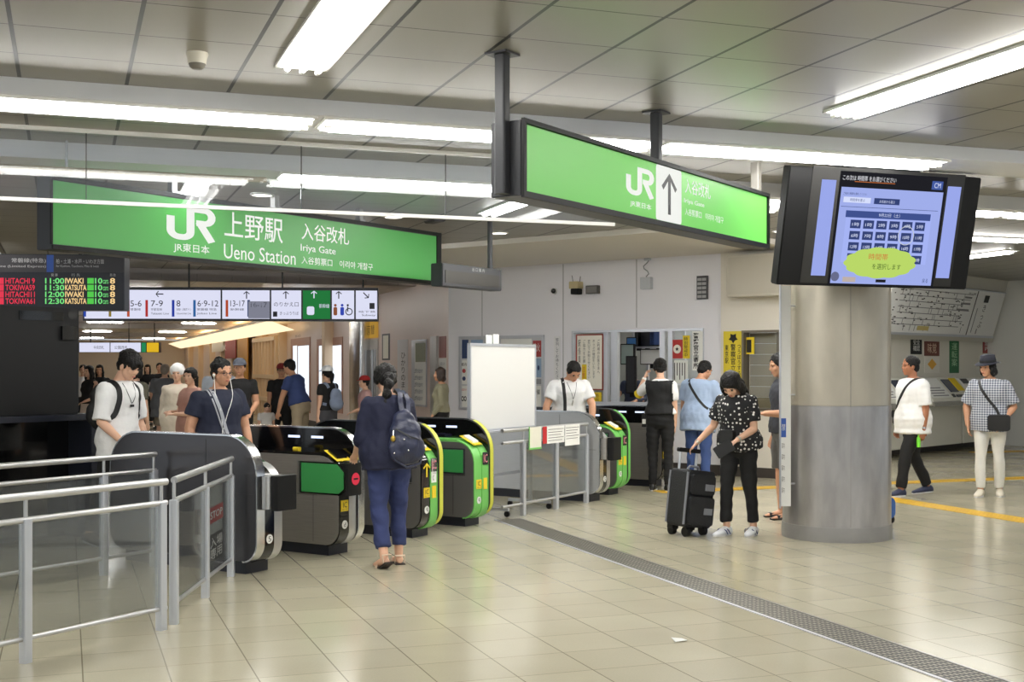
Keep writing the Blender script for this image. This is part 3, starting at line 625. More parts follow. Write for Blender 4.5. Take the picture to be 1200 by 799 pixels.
q0 = RF.hit(364, 364); MB().rbox(q0[0] - .06, q0[0] + .06, -.008, -.004, q0[1] - .07, q0[1] + .07, .03).build('train_symbol', M_RW, t)
plate(t, 'symbol', RF.hit(320, 360)[0], RF.hit(325, 360)[0], RF.hit(322, 371)[1], RF.hit(322, 365)[1], -.005, M_RK)
for px, cc in ((393, (150, 90, 60)), (401, (60, 80, 190))):
    q0 = RF.hit(px, 363); MB().disc((q0[0], q0[1] + .075), .022, -.006, 14).rbox(q0[0] - .03, q0[0] + .03, -.006, -.004, q0[1] - .09, q0[1] + .045, .02).build('person_symbol', emat('sym_%d' % px, cc, .8), t)
q0 = RF.hit(409, 363); MB().rings([[(q0[0] + r * math.cos(2 * math.pi * k / 20), -.006, q0[1] - .03 + r * math.sin(2 * math.pi * k / 20)) for k in range(20)] for r in (.045, .06)], cap=False).disc((q0[0] - .02, q0[1] + .075), .018, -.006, 12).box(q0[0] - .03, q0[0] - .012, -.006, -.004, q0[1] - .03, q0[1] + .05).build('wheelchair_symbol', M_RK, t)
MB().box(RF.hit(433, 360)[0], RF.hit(439, 360)[0], -.006, -.004, RF.hit(433, 362)[1], RF.hit(433, 355)[1]).build('symbol', M_RK, t)
for px in (126, 220, 330, 425): 
    q0 = RF.hit(px, 330)[0]; MB().tube([(q0, .1, zc), (q0, .1, CEIL)], .014, 8).build('hanger', M_DGREY, t)
FF = Frame((93 - 600) / F * 42, 42, 0); t = thing('far_direction_sign', 'small far overhead sign with a yellow end panel deep in the passage', 'sign', FF.at(0))
for a, c, m_ in ((93, 128.5, M_RW), (129.5, 165, M_RW), (166, 171, emat('far_green', (40, 140, 90), .9)), (172, 186, emat('far_yellow', (222, 178, 40), 1))):
    plate(t, 'panel', FF.hit(a, 406)[0], FF.hit(c, 406)[0], FF.hit(100, 412.5)[1], FF.hit(100, 401.5)[1], 0, m_)
MB().box(FF.hit(92, 406)[0], FF.hit(187, 406)[0], 0, .2, FF.hit(100, 413)[1], FF.hit(100, 401)[1]).build('housing', M_NAVYBOX, t)
for s_, a, c in (('中央改札', 110, 122), ('公園改札', 134, 150)): tx(FF, t, s_, a, c, 405, 409, M_RK, -.004)
for px in (105, 150, 180): MB().tube([(FF.hit(px, 400)[0], .1, FF.hit(px, 401)[1]), (FF.hit(px, 400)[0], .1, 3.05)], .02, 8).build('hanger', M_DGREY, t)
# ------------------------------------------------------------------ black cabinet at the side of the gates
KF = Frame((93 - 600) / F * 11.2, 11.2, RZ - 3); t = thing('black_cabinet', 'tall black cabinet standing below the departure board behind the railings', 'cabinet', KF.at(0), KF.rz)
zt_ = KF.hit(60, 360)[1]; zs = KF.hit(60, 486)[1]
MB().box(-2.2, 0, 0, .5, zs, zt_).build('upper_box', M_BLACKM, t, bevel=.01)
q = KF.hit(111, 520)[0]
b = MB(); b.box(-2.2, q, -.08, .6, zs - .055, zs).box(q - .10, q, -.08, .6, 0, zs - .055).box(-2.2, q - .10, .3, .6, 0, zs - .055); b.build('lower_frame', M_NAVYBOX, t, bevel=.008)
MB().box(-2.2, q - .10, .25, .3, .05, zs - .06).build('inner_panel', M_BLACK, t)
a = KF.hit(22, 369); c = KF.hit(74, 369); MB().box(a[0], c[0], -.006, 0, a[1] - .04, a[1] + .04).build('slot', M_BLACK, t)
a = KF.hit(84, 369); MB().disc(a, .04, -.004).build('lens', mat('lens_grey', (50, 50, 52), .2), t)
a = KF.hit(71, 390); MB().box(a[0], a[0] + .15, -.03, 0, a[1] - .06, a[1] + .06).build('sensor_box', M_BLACK, t)
# ------------------------------------------------------------------ railings
def railing(name, label, x, y, rz, length, posts, top=.872, panel=M_GLASS, group='post and rail barriers', ends=True):
    t = thing(name, label, 'railing', (x, y, 0), rz, group)
    MB().tube([(0, 0, top), (length, 0, top)], .021, 14).build('handrail', M_STEEL, t, 40)
    MB().tube([(0, 0, top - .125), (length, 0, top - .125)], .017, 12).build('mid_rail', M_STEEL, t, 40)
    MB().tube([(0, 0, .126), (length, 0, .126)], .014, 12).build('bottom_rail', M_STEEL, t, 40)
    for p in posts:
        q = MB().rbox(p - .026, p + .026, -.026, .026, 0, top - .12, .008, 3, 'z').build('post', M_ALU, t, 40)
        MB().tube([(p, 0, top - .13), (p, 0, top)], .011, 10).build('post_stem', M_STEEL, q, 40)
    ps = sorted(posts)
    for a, c in zip(ps[:-1], ps[1:]): MB().box(a + .03, c - .03, -.004, .004, .145, top - .145).build('panel', panel, t)
    return t
pA, pB, pC = G(35, 774), G(189, 738), G(204, 731)
ra = R_(59.2); L = math.hypot(pB[0] - pA[0], pB[1] - pA[1]) + .04
x_, y_ = pB[0] - (L + 1.4) * math.cos(ra), pB[1] - (L + 1.4) * math.sin(ra)
railing('railing', 'steel railing with clear panels nearest the viewer', x_, y_, 59.2, L + 1.44, (.25, 1.4, L + 1.4))
pC = (pC[0] - .0, pC[1] - .0); pD = G(272, 674); pD = (pD[0] + .0, pD[1] - .04); an = math.degrees(math.atan2(pD[1] - pC[1], pD[0] - pC[0])); L = math.hypot(pD[0] - pC[0], pD[1] - pC[1])
r2 = railing('railing', 'steel railing carrying a red and white notice beside the first gate', pC[0], pC[1], an, L + .03, (0, L * .5, L), top=.868)
t = thing('entry_notice', 'narrow white notice with a red band behind the railing panel', 'notice', (pC[0], pC[1], 0), an - 180)
fr = Frame(pC[0], pC[1], an)
xa, xb = fr.hit(246, 600)[0], fr.hit(262, 600)[0]
t.rotation_euler.z = R_(an)
MB().box(xa, xb, .008, .014, .20, .72).build('sheet', M_PAPER, t); 
MB().box(xa, xb, .004, .008, .47, .58).build('red_band', M_REDINK, t)
MB().box(xa, xb, .004, .008, .20, .39).build('black_field', M_INK, t)
tt = text(t, '入場\n専用', (xa + .03, xb - .03, .22, .37), .002, M_PAPER, res=2); tt = text(t, 'STOP', (xa + .03, xb - .03, .50, .55), .002, M_PAPER, res=2)
xr0, yr0 = -3.04, 9.24; L = .50
railing('railing', 'steel railing behind the front railing on the cabinet side', xr0 - 1.7 * math.cos(R_(RZ)), yr0 - 1.7 * math.sin(R_(RZ)), RZ, 1.7 + L, (.3, 1.7, 1.7 + L - .02))
pE, pG_ = G(613, 604), G(687, 589); an2 = math.degrees(math.atan2(pG_[1] - pE[1], pG_[0] - pE[0])); L = math.hypot(pG_[0] - pE[0], pG_[1] - pE[1])
x_, y_ = pE[0] - .42 * math.cos(R_(an2)), pE[1] - .42 * math.sin(R_(an2))
railing('railing', 'steel railing hung with notices in front of the whiteboard', x_, y_, an2, L + .44, (.42, .42 + L * .5, .42 + L), top=.90)
BF = Frame(pE[0], pE[1], an2)
for px0, px1, y0, y1, lb, m_ in ((620.5, 634, 501, 525, 'pale notice in a green edged holder hanging on the middle railing', mat('paper_cream', (224, 222, 206), .7)), (636, 640.5, 500, 520, 'narrow red card hanging on the middle railing', M_REDINK), (641, 661, 500, 520, 'plain white notice hanging on the middle railing', M_PAPER), (662, 679, 498, 522.5, 'white notice with a black code patch hanging on the middle railing', M_PAPER)):
    t = thing('hanging_notice', lb, 'notice', BF.at(0), an2, 'notices hung on the middle railing')
    a = BF.hit(px0, 510, -.03)[0]; c = BF.hit(px1, 510, -.03)[0]; z0_, z1_ = BF.hit(px0, y1, -.03)[1], BF.hit(px0, y0, -.03)[1]
    MB().box(a, c, -.034, -.030, z0_, z1_).build('sheet', m_, t)
    MB().tube([((a + c) / 2, -.03, z1_ - .01), ((a + c) / 2, -.01, .90)], .002, 6).build('string', M_ALU, t)
    if px0 < 630: 
        MB().box(a - .012, a, -.036, -.028, z0_ - .02, z1_ + .01).box(a, c, -.036, -.028, z0_ - .02, z0_).build('green_edge', M_GREENL, t)
    if px0 > 640: 
        for k in range(5): MB().box(a + .02, c - .02 - .03 * (k % 3), -.0355, -.034, z1_ - .035 - .03 * k, z1_ - .03 - .03 * k).build('text_line', M_INK, t)
# ------------------------------------------------------------------ ticket gates
def gpath(Lg, zt, rt, rb, z0, y0=0, n=7):
    """Side outline (y,z) of a gate: y0 front .. Lg back, rounded corners."""
    pts = []
    for cy, cz, r, st in ((y0 + rb, z0 + rb, rb, 270), (y0 + rt, zt - rt, rt, 180), (Lg - rt, zt - rt, rt, 90), (Lg - rb, z0 + rb, rb, 0)):
        for k in range(n + 1):
            a = R_(st - 90 * k / n); pts.append((cy + r * math.cos(a), cz + r * math.sin(a)))
    return pts
def ribbon(path, x0, x1, th):
    """Band following an outline, lying outside it."""
    rg = []
    for i, p in enumerate(path):
        a = Vector(path[max(i - 1, 0)]); c = Vector(path[min(i + 1, len(path) - 1)]); d = (c - a).normalized(); nn = Vector((-d.y, d.x)) * abs(th)
        rg.append([(x0, p[0], p[1]), (x1, p[0], p[1]), (x1, p[0] + nn.x, p[1] + nn.y), (x0, p[0] + nn.x, p[1] + nn.y)])
    return MB().rings(rg)
M_YG = mat('yellow_green_edge', (206, 208, 74), .4)
M_WLAMP = emat('gate_lamp', (214, 226, 255), 1.6)
def gate(label, x, y, style, Lg=1.55, group='ticket gates'):
    end = style in ('end_dark', 'end_steel')
    t = thing('ticket_gate', label, 'ticket gate', (x, y, 0), RZ, group)
    bx0, bx1 = (.07, .30) if end else (0, .24)
    hx0, hx1 = (0, .07) if end else (.24, .30)
    body = gpath(Lg, .82, .20, .13, .09, .0)
    M_BODY = {'steel': M_STEELD, 'green': mat('gate_dark_body', (120, 118, 116), .34, .5), 'end_dark': M_STEELD, 'end_steel': M_STEEL, 'far': M_STEELD}[style]
    MB().prism(body, bx0, bx1, 'x').build('body', M_BODY, t, 35)
    MB().box(.03, .27, .12, Lg - .12, 0, .09).build('plinth', M_NAVYBOX, t)
    hood = gpath(Lg + .02, 1.03, .30, .14, .10, -.02, 9)
    mh = {'end_dark': mat('smoked_panel', (82, 81, 84), .24, .6), 'end_steel': M_STEEL}.get(style, M_BLACK)
    MB().prism(hood, hx0, hx1, 'x').build('side_wall', mh, t, 35)
    edge = [p for p in hood]
    ribbon(edge, hx0 - .006, hx1 + .006, -.012).build('edge_rim', M_CHROME if style != 'green' else M_DGREY, t, 35)
    if style == 'green': ribbon(hood[3:18], hx0 + .004, hx1 - .004, -.016).build('front_rim', M_GREENL if 'dark body' in label else M_YG, t, 35)
    # inclined transport deck between body and wall
    dk = [(.10, .80), (.22, .845), (Lg - .2, .845), (Lg - .08, .80)]
    MB().prism(dk, bx0 + .02, bx1 - .002, 'x').build('top_deck', M_BLACK if style != 'green' else M_GREENL, t)
    inner = hx0 - .001 if not end else hx1 + .001
    sgn = -1 if not end else 1
    for yy in (.36, .62):
        MB().box(min(inner, inner + sgn * .003), max(inner, inner + sgn * .003), yy, yy + .13, .945, .965).build('status_lamp', M_WLAMP, t)
    # front of the machine
    fr_ = [p for p in body if p[0] <= .205][0:16]
    if style in ('steel', 'end_dark', 'end_steel', 'far'):
        ribbon(fr_, bx0 + .015, bx0 + .13, -.010).build('front_strip', M_BLACK, t, 35)
        ribbon(fr_, bx0 + .135, bx1 - .01, -.008).build('front_edge', M_STEEL, t, 35)
    else:
        ribbon(fr_, bx0 - .004, bx0 + .12, -.012).build('front_strip', M_BLACK if style == 'green' and 'backpack' in label else M_GREENL, t, 35)
        ribbon(fr_, bx0 + .12, bx1 + .02, -.020).build('front_edge', M_GREENL, t, 35)
    # fixed to the front strip, reading towards the walkway
    fx = thing_part = bpy.data.objects.new('front_markings', None); C.objects.link(fx); fx.parent = t; fx.rotation_euler.z = R_(-90); fx.location = (bx0 + .07, -.013, 0)
    # after the turn local x runs against gate y ... face towards -y of the gate: use plain gate axes instead
    fx.rotation_euler.z = 0
    def fplate(nm, x0, x1, z0, z1, m_): return MB().box(x0, x1, -.004, 0, z0, z1).build(nm, m_, fx)
    if style in ('steel', 'green', 'far'):
        fplate('card_sticker', -.045, .045, .37, .46, M_YEL); text(fx, 'IC', (-.025, .025, .40, .445), -.006, M_INK, res=2); text(fx, 'カード', (-.035, .035, .375, .392), -.006, M_INK, res=2)
        MB().disc((0, .26), .035, -.004, 18).build('ticket_symbol', M_PAPER, fx); text(fx, 'd' if style == 'steel' else 'q', (-.014, .014, .24, .28), -.006, M_INK, res=2)
    if style == 'steel':
        MB().rbox(bx0 + .001, bx0 + .20, -.095, .10, .50, .765, .02, 3, 'z').build('reader_box', M_BLACKM, t, 35)
        dd = MB(); dd.v = []; dd.disc((bx0 + .11, .635), .05, -.099, 24).build('no_entry_disc', emat('no_entry_red', (232, 66, 84), .8), t)
        MB().box(bx0 + .082, bx0 + .138, -.101, -.099, .628, .642).build('no_entry_bar', M_INK, t)
        b = MB(); pl = [(.05, .52), (.05, .70), (.11, .765), (.46, .765), (.46, .52)]
        pl = [(-.03, .505), (-.085, .55), (-.085, .70), (-.01, .77), (.40, .77), (.40, .505)]
        b.prism([(p[0], p[1]) for p in pl], -.006, .001, 'x').build('panel_surround', M_BLACK, t)
        cx_, cz_ = .16, .637; MB().prism([(cx_ + (p[0] - cx_) * .93, cz_ + (p[1] - cz_) * .9) for p in pl], -.011, -.005, 'x').build('green_panel', M_GREENP, t)
        MB().box(-.014, 0, .405, .422, .51, .77).build('panel_handle', M_CHROME, t)
        b = MB(); b.prism([(.03, .775), (.17, .86), (.17, .866), (.03, .781)], bx0 + .03, bx1 - .03, 'x').build('card_reader', M_YEL, t)
        MB().prism([(.055, .796), (.15, .854), (.15, .870), (.055, .812)], bx0 + .055, bx1 - .055, 'x').build('reader_window', M_BLACK, t)
        MB().rbox(bx0 + .08, bx0 + .12, .50, .56, .845, .875, .01).build('ticket_slot', M_YEL, t)
        for z_ in (.61, .66): MB().box(-.0015, 0, .62, Lg - .2, z_ - .0015, z_ + .0015).build('panel_joint', M_DGREY, t)
        MB().box(-.0015, 0, .22, Lg - .1, .495, .498).build('panel_joint', M_DGREY, t)
        MB().box(-.0015, 0, .26, .263, .11, .495).build('panel_joint', M_DGREY, t)
    elif style == 'green':
        MB().box(-.006, .001, .10, .46, .51, .76).build('panel_surround', M_DGREY, t)
        MB().box(-.012, -.005, .12, .44, .525, .745).build('green_panel', M_GREENP, t)
        MB().box(-.016, 0, .452, .468, .51, .77).build('panel_handle', M_CHROME, t)
        MB().box(-.0015, 0, .24, .243, .11, .50).box(-.0015, 0, .10, Lg - .1, .495, .498).build('panel_joint', M_BLACKM, t)
        for z0_, z1_, m_, s_ in ((.60, .72, M_INK, 'IC'),):
            q = MB().box(.125, .215, -.026, -.021, z0_, z1_).build('card_label', m_, t); text(t, s_, (.135, .205, z0_ + .02, z1_ - .02), -.0275, mat('pink_print', (236, 150, 160), .5), res=2)
        MB().box(.14, .20, -.026, -.021, .36, .47).build('side_sticker', M_YEL, t)
        MB().prism([(.03, .79), (.20, .875), (.20, .881), (.03, .796)], .05, .2, 'x').build('card_reader', M_YEL, t)
        q = MB().prism([(.06, .812), (.17, .868), (.17, .886), (.06, .83)], .08, .17, 'x').build('reader_window', M_PAPER, t)
        MB().rbox(.06, .18, .55, .75, .845, .875, .02).build('ticket_slot', mat('purple_tray', (120, 110, 190), .4), t)
    if style == 'green' and 'backpack' in label:
        a = arrow(fx, 0, .62, .13, -.002, M_YEL, 90)
        MB().box(.13, .205, -.026, -.021, .50, .72).build('white_sticker', M_PAPER, t); text(t, '大人\n小児\nIC', (.145, .19, .52, .70), -.0275, M_INK, res=2)
    if end:
        MB().rbox(bx0 + .0, bx1 - .02, -.07, .04, .49, .735, .03, 4, 'z').build('reader_housing', M_STEEL if style == 'end_dark' else M_STEELD, t, 35)
        MB().rbox(bx0 + .02, bx1 + .0, -.155, -.07, .48, .74, .02, 4, 'z').build('reader_box', M_BLACKM, t, 35)
        MB().disc((bx0 + .075, .26), .035, -.017, 18).build('ticket_symbol', M_PAPER, t)
        text(t, '5', (bx0 + .06, bx0 + .09, .24, .28), -.0185, M_INK, res=2)
        # joints on the outer face
        b = MB().box(-.0015, 0, .50, .503, .12, 1.0).box(-.0015, 0, 0.02, .50, .60, .603); b.build('panel_joint', M_BLACKM, t)
    return t
gate('end ticket gate with a smoked dark side panel beside the railing notice', -1.91, 9.20, 'end_dark')
gate('steel ticket gate with a green side panel and a red no entry disc', -1.42, 10.11, 'steel', 1.75)
gate('green fronted ticket gate directly ahead of the woman with the navy backpack', -.82, 11.16, 'green')
gate('green rimmed ticket gate with a green panel beside the whiteboard', -.37, 11.97, 'green')
gate('plain steel end ticket gate behind the railing hung with notices', .98, 14.18, 'end_steel', 1.75)
gate('green edged ticket gate with dark body next to the steel end gate', 1.26, 14.93, 'green', 1.7)
gate('dark ticket gate partly hidden by the woman in a black waistcoat', 1.92, 15.97, 'far', 1.9)
# ------------------------------------------------------------------ whiteboard on its stand
HF = Frame(-.433, 12.6, RZ); t = thing('whiteboard', 'blank white board on a castor stand beside the green rimmed gate', 'whiteboard', HF.at(0), RZ)
z0_, z1_ = HF.hit(551, 506)[1], HF.hit(551, 403)[1]; wl = HF.hit(626, 450)[0]
MB().box(0, wl, -.012, .012, z0_, z1_).build('board', mat('board_white', (226, 226, 224), .3), t)
b = MB(); k = .018
b.box(-.01, wl + .01, -.02, .02, z0_ - .01, z0_ + k).box(-.01, wl + .01, -.02, .02, z1_ - k, z1_ + .01).box(-.01, k - .01, -.02, .02, z0_ + k, z1_ - k).box(wl - k + .01, wl + .01, -.02, .02, z0_ + k, z1_ - k); b.build('frame', M_ALU, t)
MB().box(.02, wl - .02, -.07, -.02, z0_ - .02, z0_ - .005).build('pen_tray', M_ALU, t)
for xx_ in (.40, wl - .02):
    q = MB().box(xx_ - .016, xx_ + .016, .022, .054, .09, z1_ - .2).build('leg', M_ALU, t)
    q2 = MB().box(xx_ - .016, xx_ + .016, -.22, .32, .06, .09).build('foot', M_ALU, t)
    for yy in (-.2, .3): MB().tube([(xx_ - .012, yy, .03), (xx_ + .012, yy, .03)], .03, 14).tube([(xx_, yy, .03), (xx_, yy, .062)], .008, 8).build('castor', M_BLACKM, q2)
MB().box(.40, wl - .02, .03, .046, .40, .43).build('cross_bar', M_ALU, t)
a = HF.hit(571, 403)[0]; c = HF.hit(586, 402)[0]
t = thing('folded_paper', 'two white paper flaps sticking up from the top edge of the whiteboard', 'paper', HF.at(0), RZ)
MB().box(a, (a + c) / 2 - .01, .014, .018, z1_ - .05, z1_ + .10).box((a + c) / 2 + .01, c, .014, .018, z1_ - .05, z1_ + .11).build('flap', M_PAPER, t)
# ------------------------------------------------------------------ drain, tactile paving, litter
def rframe(nm, lb, cat): return thing(nm, lb, cat, (0, 0, 0), AZ)
t = rframe('drain_grating', 'long dark steel drain grating set across the beige floor', 'drain')
M_GR = grid_mat('grating', (150, 145, 132), (34, 32, 30), 0, 0, .03, .05, .012, .018, rough=.45, metal=.4, var=.08)
MB().box(4.10, 4.36, -7.9, 11.9, .0, .004).build('grate', M_GR, t)
MB().box(4.075, 4.10, -7.9, 11.9, .0, .005).build('edge_strip', M_ALU, t); MB().box(4.36, 4.375, -7.9, 11.9, .0, .005).build('edge_strip', M_STEELD, t)
M_TAC = grid_mat('tactile_yellow', (222, 178, 32), (190, 146, 20), 0, 0, .06, .06, .02, .02, rough=.5, var=.03)
for u0, u1, v0, v1, lb in ((8.95, 9.25, 2, 13.74, 'yellow tactile strip running towards the ticket machines'), (6.9, 16.5, 13.75, 14.05, 'yellow tactile strip crossing before the office wall'), (15.5, 19, 18.2, 18.5, 'yellow tactile strip furthest along by the ticket machines'), (-3.8, -3.4, 22, 34, 'yellow tactile strip along the passage floor')):
    t = rframe('tactile_strip', lb, 'tactile paving'); t['group'] = 'yellow tactile strips'
    MB().box(u0, u1, v0, v1, 0, .005).build('tiles', M_TAC, t)
g = G(795, 751); t = thing('paper_scrap', 'small scrap of white paper lying on the floor tiles', 'litter', (g[0], g[1], .003), 20)
MB().add([(-.035, -.03, .0), (.04, -.028, .004), (.035, .03, .002), (-.03, .028, .012), (-.035, -.03, .002), (.04, -.028, .006), (.035, .03, .004), (-.03, .028, .014)], [(3, 2, 1, 0), (4, 5, 6, 7), (0, 1, 5, 4), (1, 2, 6, 5), (2, 3, 7, 6), (3, 0, 4, 7)]).build('sheet', M_PAPER, t)
# ------------------------------------------------------------------ things on the office wall
def wthing(nm, lb, cat, fr=WF, group=None): t = thing(nm, lb, cat, fr.at(0), fr.rz, group); return t
def wrect(fr, par, nm, a, c, y0, y1, m, d=0.0, th=.006):
    xm = (a + c) / 2; return MB().box(fr.hit(a, (y0 + y1) / 2, d)[0], fr.hit(c, (y0 + y1) / 2, d)[0], d - th, d, fr.hit(xm, y1, d)[1], fr.hit(xm, y0, d)[1]).build(nm, m, par)
def wtext(fr, par, s_, a, c, y0, y1, m, d=0.0, off=.009, **k): return tx(fr, par, s_, a, c, y0, y1, m, d, off, **k)
t = wthing('notice_board', 'wide framed notice board with leaflets half hidden by the whiteboard', 'notice board')
wrect(WF, t, 'back_panel', 540, 637, 394, 480, mat('board_grey', (204, 206, 210), .5), 0, .02)
x0, x1 = WF.hit(540, 437)[0], WF.hit(637, 437)[0]; z0_, z1_ = WF.hit(590, 480)[1], WF.hit(590, 394)[1]
MB().rbox(x0 - .02, x1 + .02, -.035, -.0, z1_ - .03, z1_ + .01, .01).box(x0 - .02, x1 + .02, -.035, 0, z0_ - .01, z0_ + .03).box(x0 - .02, x0 + .02, -.035, 0, z0_ + .03, z1_ - .03).box(x1 - .02, x1 + .02, -.035, 0, z0_ + .03, z1_ - .03).build('frame', M_ALU, t)
PCOL = [mat('leaflet_navy', (54, 72, 112), .6), mat('leaflet_green', (88, 136, 96), .6), mat('leaflet_red', (176, 70, 70), .6), mat('leaflet_sky', (150, 176, 206), .6), M_PAPER, mat('leaflet_grey', (150, 152, 158), .6)]
for a, c, y0, y1, m_ in ((541.5, 549, 398, 420, PCOL[0]), (541.5, 549, 422, 450, PCOL[4]), (541.5, 549, 452, 477, PCOL[4]), (552, 566, 398, 425, PCOL[3]), (587, 623, 397, 420, PCOL[4]), (624.5, 635, 399, 418, PCOL[2]), (624.5, 635, 420, 442, PCOL[3]), (624.5, 635, 444, 450, PCOL[5]), (624.5, 635, 452, 476, PCOL[4])):
    q = wrect(WF, t, 'leaflet', a, c, y0, y1, m_, -.02, .003)
for s_, a, c, y0, y1, m_ in (('案内', 542, 548, 425, 429, M_INK), ('●', 543, 547, 432, 437, PCOL[2]), ('●', 543, 547, 441, 446, PCOL[0]), ('お知らせ', 542, 548, 455, 458, M_REDINK), ('∞', 542, 548, 464, 470, M_INK), ('花火', 626, 634, 402, 412, M_PAPER), ('●', 627, 629.5, 428, 434, PCOL[2]), ('●', 631, 633.5, 428, 434, PCOL[0]), ('開催', 626, 634, 456, 462, M_INK)):
    wtext(WF, t, s_, a, c, y0, y1, m_, -.02)
t = wthing('wall_lettering_strip', 'vertical white strip of small writing beside the ticket window', 'notice')
wrect(WF, t, 'sheet', 649.5, 656.5, 394, 452, mat('strip_white', (232, 232, 234), .5)); vtext(t, '整列してお待ちください', (WF.hit(651.5, 420)[0], WF.hit(655, 420)[0], WF.hit(653, 448)[1], WF.hit(653, 396)[1]), -.008, mat('grey_ink2', (96, 100, 116), .6))
D = -.012
t = wthing('rules_poster', 'white handwritten poster in a red frame inside the ticket window', 'poster')
wrect(WF, t, 'red_border', 675, 707, 391.5, 457, mat('poster_red', (150, 52, 40), .5), D, .006); wrect(WF, t, 'sheet', 676.5, 705.5, 393, 455.5, mat('poster_cream', (240, 236, 224), .6), D - .006, .002)
for k, (s_, cc) in enumerate((('ご利用のお客さまへ', M_INK), ('きっぷの確認をいたします', M_INK), ('窓口でお知らせください', M_INK), ('ご協力をお願いします', M_INK), ('駅係員', M_INK))):
    xa = WF.hit(702.5 - 5.6 * k, 420)[0]; hgt = (.60 if k else .52) * (1 if k < 4 else .6)
    z1_ = WF.hit(690, 398)[1]; vtext(t, s_, (xa - .028, xa + .02, z1_ - hgt, z1_), D - .0095, cc, res=2)
wrect(WF, t, 'yellow_patch', 682, 687.5, 427, 445, M_YEL, D - .008, .002); vtext(t, '注意', (WF.hit(683, 435)[0], WF.hit(686.5, 435)[0], WF.hit(685, 443)[1], WF.hit(685, 429)[1]), D - .012, M_REDINK)
t = wthing('yellow_notice', 'small yellow printed notice under the red framed poster', 'notice'); wrect(WF, t, 'sheet', 687, 705, 459.5, 472.5, M_YEL, D); wtext(WF, t, '乗車券\n精算所', 689, 703, 461, 471, mat('brown_ink', (120, 88, 20), .6), D)
t = wthing('red_poster', 'small red poster with a white emblem on the ticket window', 'poster'); wrect(WF, t, 'sheet', 788.5, 800, 398, 420, mat('poster_red2', (190, 48, 44), .5), D)
q = WF.hit(794.3, 409); MB().disc((q[0], q[1]), .065, D - .009, 20).build('white_disc', mat('poster_cream'), t); MB().prism([(q[0] + .03 * math.cos(R_(a)) * (1 if a % 72 == 18 else .5), q[1] + .03 * math.sin(R_(a)) * (1 if a % 72 == 18 else .5)) for a in range(18, 378, 36)], D - .013, D - .009, 'y').build('emblem', M_INK, t)
t = wthing('yellow_vertical_poster', 'narrow yellow poster with black writing beside the red poster', 'poster'); wrect(WF, t, 'sheet', 800.5, 808.5, 393, 420, M_YEL, D); vtext(t, '特別警戒中', (WF.hit(802.3, 406)[0], WF.hit(806.8, 406)[0], WF.hit(804, 418)[1], WF.hit(804, 395)[1]), D - .009, M_INK)
t = wthing('white_notice', 'white printed notice below the red poster on the ticket window', 'notice'); wrect(WF, t, 'sheet', 790, 806, 422, 449, M_PAPER, D)
for k in range(5): xa = WF.hit(803.5 - 3 * k, 435)[0]; MB().box(xa - .008, xa + .004, D - .0085, D - .006, WF.hit(800, 445 - (k % 2) * 5)[1], WF.hit(800, 425)[1]).build('text_line', M_INK, t)
t = wthing('white_vertical_banner', 'narrow white banner with bold black characters at the ticket window edge', 'banner'); wrect(WF, t, 'sheet', 811.5, 823.5, 388, 434, M_PAPER, -.032); vtext(t, '警察官立寄所', (WF.hit(814, 410)[0], WF.hit(820.5, 410)[0], WF.hit(817, 432)[1], WF.hit(817, 390)[1]), -.041, M_INK, bold=.02)
CF = Frame(WF.at(0, -.06).x, WF.at(0, -.06).y, WZ)
t = wthing('yellow_banner', 'tall yellow banner with a dark crest beside the counter window', 'banner', CF); wrect(CF, t, 'sheet', 848, 871, 388, 456, mat('banner_yellow', (226, 204, 52), .55))
q = CF.hit(859.5, 396); MB().prism([(q[0] + (.075 if i % 2 else .045) * math.cos(R_(36 * i + 18)), q[1] + (.075 if i % 2 else .045) * math.sin(R_(36 * i + 18))) for i in range(10)], -.009, -.006, 'y').build('crest', M_INK, t)
for s_, a, c, y0, y1 in (('警察官立寄所', 856.5, 862.5, 403, 452), ('東京駅', 850, 854, 404, 426), ('つうほうする', 864.5, 868.5, 404, 440)): vtext(t, s_, (CF.hit(a, 420)[0], CF.hit(c, 420)[0], CF.hit(a, y1)[1], CF.hit(a, y0)[1]), -.009, M_INK, bold=.01)
t = wthing('window_sticker', 'small black and yellow sticker on the counter window glass', 'sticker', CF); wrect(CF, t, 'sheet', 874.5, 884, 395, 415, M_YEL, .075); wrect(CF, t, 'black_figure', 875, 880.5, 398, 413, M_INK, .068, .003)
# devices high on the wall
def wpos(px, py, fr=WF): a, z = fr.hit(px, py); return fr.at(a, 0, z)
t = thing('dome_camera', 'small black dome camera on the office wall above the whiteboard', 'camera', wpos(650, 341), WZ)
MB().prism([(.052 * math.cos(R_(a)), .052 * math.sin(R_(a))) for a in range(0, 360, 15)], -.025, 0, 'y').build('collar', M_FIT, t); MB().ell((0, -.03, 0), (.042, .045, .042)).build('dome', M_BLACK, t, 60)
t = thing('alarm_horn', 'beige alarm speaker box with a black mouth on the office wall', 'alarm', wpos(678, 337), WZ)
MB().rbox(-.085, .085, -.14, 0, -.02, .09, .015).build('box', mat('horn_beige', (196, 182, 140), .5), t, 40); MB().rbox(-.06, .075, -.13, -.01, -.11, -.02, .015).build('mouth', M_BLACKM, t); MB().tube([(-.07, -.05, .09), (-.09, -.05, .19)], .005, 6).tube([(.06, -.05, .09), (.07, -.05, .17)], .005, 6).build('cable', M_DGREY, t)
t = thing('emergency_lamp', 'dark rectangular lamp unit next to the beige alarm box', 'lamp', wpos(696, 339.5), WZ)
MB().rbox(-.115, .115, -.06, 0, -.065, .065, .012).build('housing', mat('lamp_brown', (78, 74, 72), .4), t, 40); MB().box(-.095, .095, -.064, -.06, -.045, .045).build('lens', mat('lamp_lens', (120, 116, 112), .2), t)
